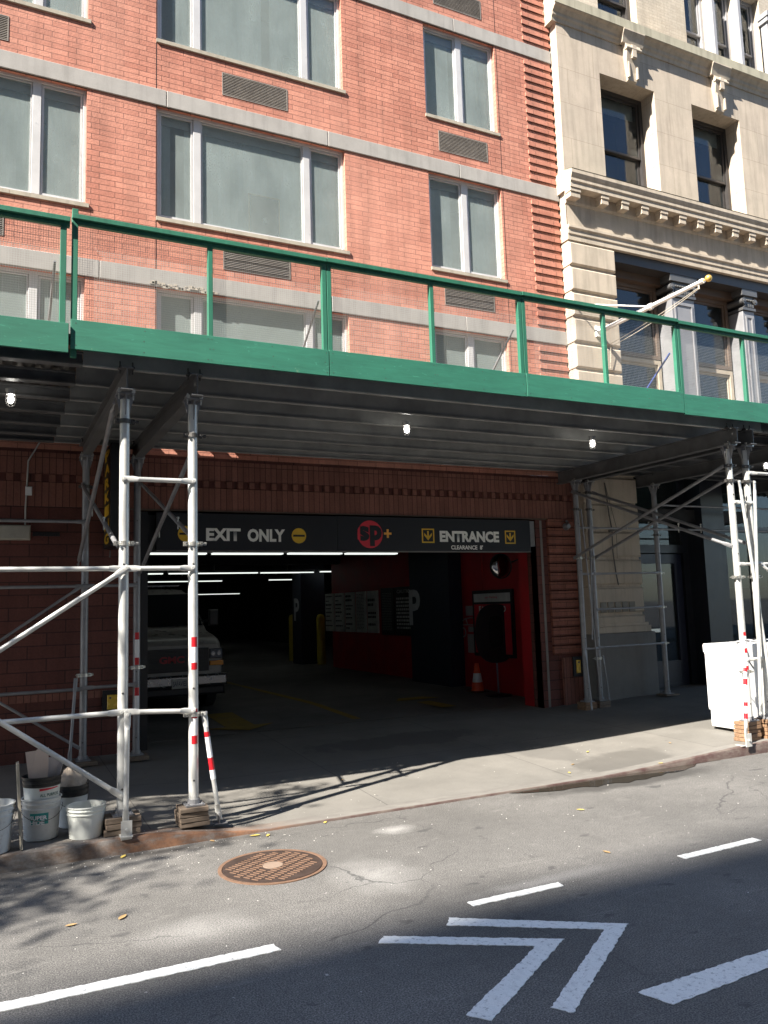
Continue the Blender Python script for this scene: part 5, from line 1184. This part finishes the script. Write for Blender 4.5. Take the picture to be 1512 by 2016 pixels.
for s_ in (-1, 1):
    hl = MB(); hl.bbox(min(vx+s_*.64, vx+s_*.86), max(vx+s_*.64, vx+s_*.86), vy-.005, vy+.12, vz+.80, vz+.95, .01); ho = hl.build('headlight', m_lens, van)
    mm_ = MB()
    for q in (.70, .80): mm_.lathe([(.0,-.004),(.034,-.003),(.036,.0)], (vx+s_*q, vy-.006, vz+.875), 14, 'y')
    mm_.build('lamp_bowl', m_chrome, ho)
    mm_ = MB(); mm_.bbox(min(vx+s_*.64, vx+s_*.875), max(vx+s_*.64, vx+s_*.875), vy-.012, vy+.12, vz+.695, vz+.765, .008); mm_.build('turn_signal', m_amber, van)
    mi_ = MB(); mi_.bbox(min(vx+s_*.98, vx+s_*1.16), max(vx+s_*.98, vx+s_*1.16), vy+1.25, vy+1.33, vz+1.28, vz+1.56, .02); mi_.tube((vx+s_*.88, vy+1.3, vz+1.36), (vx+s_*1.0, vy+1.3, vz+1.38), .02, 8); mi_.build('side_mirror', m_vblk, van)
    for yy_ in (.78, 4.0):
        wv = MB(); wv.lathe([(.0,-.11),(.20,-.11),(.30,-.10),(.325,-.08),(.325,.08),(.30,.10),(.0,.10)], (vx+s_*.80, vy+yy_, vz+.325), 32, 'x'); wo = wv.build('wheel', simple('tyre', (.02,.02,.02), .8), van, smooth=True)
        wv = MB(); wv.lathe([(.0,-.02),(.10,-.01),(.18,.0),(.19,-.02)], (vx+s_*.91, vy+yy_, vz+.325), 24, 'x'); wv.build('rim', m_chrome, wo, smooth=True)
m = MB(); m.bbox(vx-.92, vx+.92, vy-.09, vy+.06, vz+.40, vz+.57, .03); m.build('bumper', m_chrome, van)
m = MB(); m.bbox(vx-.88, vx+.88, vy-.06, vy+.1, vz+.26, vz+.398, .03); m.build('valance', m_vblk, van)
m = MB(); m.bbox(vx-.03, vx+.24, vy-.105, vy-.092, vz+.38, vz+.52, .004); pl = m.build('license_plate', simple('plate_pale', (.45,.45,.42), .4), van)
text('plate_number', 'SAFAVIE5', simple('plate_ink', (.03,.04,.09), .5), pl, (vx-.01, vy-.106, vz+.415), .225, .075, bold=.01)
m = MB(); m.path([(vx-.5,vy+1.12,vz+1.36),(vx-.1,vy+1.15,vz+1.37)], .008, 6); m.path([(vx+.1,vy+1.12,vz+1.36),(vx+.5,vy+1.15,vz+1.38)], .008, 6); m.build('wiper', m_vblk, van)
m = MB(); m.box(vx-.6, vx+.6, vy+2.1, vy+2.13, vz+1.99, vz+2.01); m.box(vx-.6, vx+.6, vy+3.4, vy+3.43, vz+2.02, vz+2.04)
for a in (-.6,-.2,.2,.6): m.box(vx+a-.01, vx+a+.01, vy+2.1, vy+3.43, vz+2.0, vz+2.015)
m.build('roof_rack', m_chrome, van)

# ------------------------------------------------------------------ fallen leaves and litter
random.seed(12)
m_leaf = simple('yellow_leaf', (.55, .42, .10), .7, var=.3, scale=40); m_leafb = simple('brown_leaf', (.34, .22, .10), .7, var=.3, scale=40)
leafpos = [(1.93,6.38,.042,'curled yellow leaf in the gutter under the kerb cut',0),(2.02,6.33,.032,'smaller yellow leaf in the gutter beside the curled one',0),(.93,6.38,.04,'yellow leaf in the gutter below the front left post',0),(.75,5.15,.042,'long yellow brown leaf on the shaded road at lower left',1),(.47,5.18,.035,'small yellow leaf left of the long brown one on the road',1),(4.55,5.62,.035,'small yellow leaf alone on the sunny road right of the middle',0),(3.95,4.62,.035,'small orange leaf by the edge of the road shadow',1),(1.6,6.42,.03,'small leaf against the rusty kerb',1),(5.35,6.75,.03,'yellow leaf on the sunny pavement near the puddle',0),(6.1,7.35,.035,'yellow leaf on the pavement near the wet patch',0),(5.6,7.0,.03,'orange leaf beside the damp stain on the pavement',1),(7.1,7.1,.03,'tiny leaf on the pavement left of the washing machine',1),(2.55,6.44,.03,'tiny yellow leaf on the gutter edge in the driveway',0),(6.35,6.50,.03,'yellow leaf lying on the kerb above the puddle',0),(3.2,7.6,.03,'tiny pale leaf on the sunny driveway',1),(1.62,5.83,.025,'small white litter chip beside the manhole',1)]
for x, y, s_, lb, t_ in leafpos:
    z = (zs(x, y) if y > 6.455 else 0) + .004; a = random.uniform(0, 6.28); e_ = MB(); n = 7; L_ = []; 
    for i in range(n):
        t = i/(n-1); w_ = s_*.38*math.sin(math.pi*min(t*1.05, 1))**.7+.001; u = (t-.5)*2*s_; zz = z + .25*s_*abs(t-.5)**1.5
        for q in (-1, 0, 1): L_.append((x+u*math.cos(a)-q*w_*math.sin(a), y+u*math.sin(a)+q*w_*math.cos(a), zz+(.30*w_ if q else 0)))
    e_.add(L_, [f for i in range(n-1) for f in ((3*i,3*i+3,3*i+4,3*i+1),(3*i+1,3*i+4,3*i+5,3*i+2))])
    o = e_.build('fallen_leaf', m_leafb if t_ else m_leaf, None, smooth=True, loc=(x, y, z)); tag(o, lb, 'leaf', 'fallen leaves on the road and pavement')
# scattered grit and plaster crumbs nobody could count
m = MB(); random.seed(33)
for i in range(420):
    if random.random() < .6: x = random.gauss(.9, 1.0); y = random.gauss(6.3, .2)
    else: x = random.uniform(0, 7); y = random.uniform(4.2, 8)
    z = zs(x, y) if y > 6.6 else (hc(x)+.002 if y > 6.5 else 0.0)
    if 6.44 < y < 6.51: continue
    s_ = random.uniform(.001, .0032)*(1.6 if random.random() < .06 else 1); m.obox((x, y, z+s_*.5), (s_, s_*.4*random.random(), 0), (-s_*.4*random.random(), s_*.8, 0), (0, 0, s_*.5))
tag(m.build('grit', simple('plaster_crumbs', (.62,.60,.55), .8), None), 'pale plaster crumbs and grit scattered along the gutter and pavement', 'debris', kind='stuff')

# ------------------------------------------------------------------ street tree outside the frame (its shade falls on the left)
random.seed(21)
tr = empty('street_tree', (-8.8, 6.95, .13), 'leafy street tree growing beyond the left picture edge, shading the pavement', 'tree')
m_bark = simple('bark', (.12,.09,.07), .9, var=.3, scale=10, bump=.4, bscale=20)
k = N('leaves'); n = k.noise(3, 3); k.col(k.mix(k.ramp(n, [(.35,0.0),(.65,1.0)]), (.035,.075,.018), (.085,.14,.03))); k.rough(.6); m_leaves = k.m
tk = MB(); base = Vector((-8.8, 6.95, .1)); fork = Vector((-8.5, 5.9, 3.3)); tk.tube(base, fork, .16, 14, .11)
tips = []
limbs = [((-7.3,4.0,6.6),.075),((-6.4,5.0,6.2),.06),((-8.3,3.4,7.6),.07),((-9.6,5.2,7.2),.06),((-7.4,2.6,6.4),.05),((-6.9,4.6,8.0),.05)]
for q, r_ in limbs:
    q = Vector(q) + Vector((0,-.6,0)); mid_ = fork.lerp(q, .5) + Vector((0,0,.35)); tk.tube(fork, mid_, r_, 8, r_*.75); tk.tube(mid_, q, r_*.75, 8, r_*.35); tips.append(q)
    for j in range(5):
        s_ = mid_.lerp(q, random.uniform(.1,1)); t_ = s_ + Vector((random.uniform(-1,1), random.uniform(-1,1), random.uniform(-.3,.8)))*1.0; tk.tube(s_, t_, r_*.3, 6, .008); tips.append(t_)
for q in ((-6.2,4.6,7.0),(-5.7,5.0,6.8),(-6.5,5.3,7.2),(-6.0,4.0,7.2),(-6.9,4.4,7.1),(-5.6,4.4,6.6)):
    q = Vector(q); tk.tube(Vector((-6.6,4.4,6.0)), q, .02, 6, .008); tips.append(q)
# thin branches reaching right over the kerb
for q in ((-4.55,5.72,6.95),(-3.85,5.62,6.98),(-5.0,5.2,6.7),(-3.0,5.55,7.25)):
    s_ = Vector((-6.5,4.4,6.3)); q = Vector(q) + Vector((0,-.6,0)); tk.tube(s_, q, .024, 6, .006)
    for j in range(4):
        a_ = s_.lerp(q, random.uniform(.45,.98)); b_ = a_+Vector((random.uniform(.0,.5), random.uniform(-.25,.25), random.uniform(-.25,.3))); tk.tube(a_, b_, .007, 5, .003)
        if q.x > -4.2 and j % 2: continue
        tips.append((b_, .22))
tk.build('trunk', m_bark, tr, smooth=True)
lv = MB()
for t_ in tips:
    c, rad_, cnt = (t_[0], t_[1], 16) if isinstance(t_, tuple) else (t_, .62, 115)
    for i in range(cnt):
        d = Vector((random.gauss(0,1), random.gauss(0,1), random.gauss(0,.8)))*rad_*.55; p_ = c + d
        a = Vector((random.uniform(-1,1), random.uniform(-1,1), random.uniform(-.5,.5))).normalized()*.07; b_ = a.cross(Vector((random.uniform(-1,1), random.uniform(-1,1), 1))).normalized()*.035
        lv.add([p_-a, p_+b_, p_+a, p_-b_], [(0,1,2,3)])
lv.build('crown', m_leaves, tr)

# ------------------------------------------------------------------ buildings across the street (shade the road, seen only in reflections)
def oppo(x0, x1, h, lab, mat, n, yf_=-6.5, dep=13.5):
    e = empty('apartment_block', ((x0+x1)/2, yf_-3.5, 0), lab, 'building', 'apartment blocks across the street')
    m = MB(); m.box(x0, x1, yf_-dep, yf_, 0, h); m.box(x0-.1, x1+.1, yf_-dep-.1, yf_+.3, h, h+.6); m.build('wall', mat, e)
    w0 = None
    for i in range(n[0]):
        for j in range(n[1]):
            x = x0+(x1-x0)*(i+.5)/n[0] if x1-x0 < 30 else x1-3.2*(i+.7); z = 3.5+j*3.1
            if z > h-2.5: continue
            if w0 is None:
                m = MB(); frame_ring(m, -.75, .75, 0, 1.7, -.02, .08, .07); m.box(-.03, .03, -.02, .06, .07, 1.63); m.mi = 1; m.box(-.69, .69, -.01, .02, .06, 1.64); w0 = m.build('window', [m_alu, m_vgl], e)
                w0.location = (x-e.location.x, yf_-e.location.y, z)
                for v in w0.data.vertices: v.co += e.location
            else:
                w1 = w0.copy(); COL.objects.link(w1); w1.parent = e; w1.location = (x-e.location.x, yf_-e.location.y, z)
oppo(-70, -4, 19, 'low pale brick apartment block across the street behind the viewer', m_oppo, (9, 5))
oppo(-95, -8, 52.2, 'tall apartment tower rising behind the low block across the street', m_oppo, (0, 0), -16.0, 14)
oppo(-3.8, 24, 24, 'lower brick apartment block across the street behind the viewer', m_oppo, (9, 5))
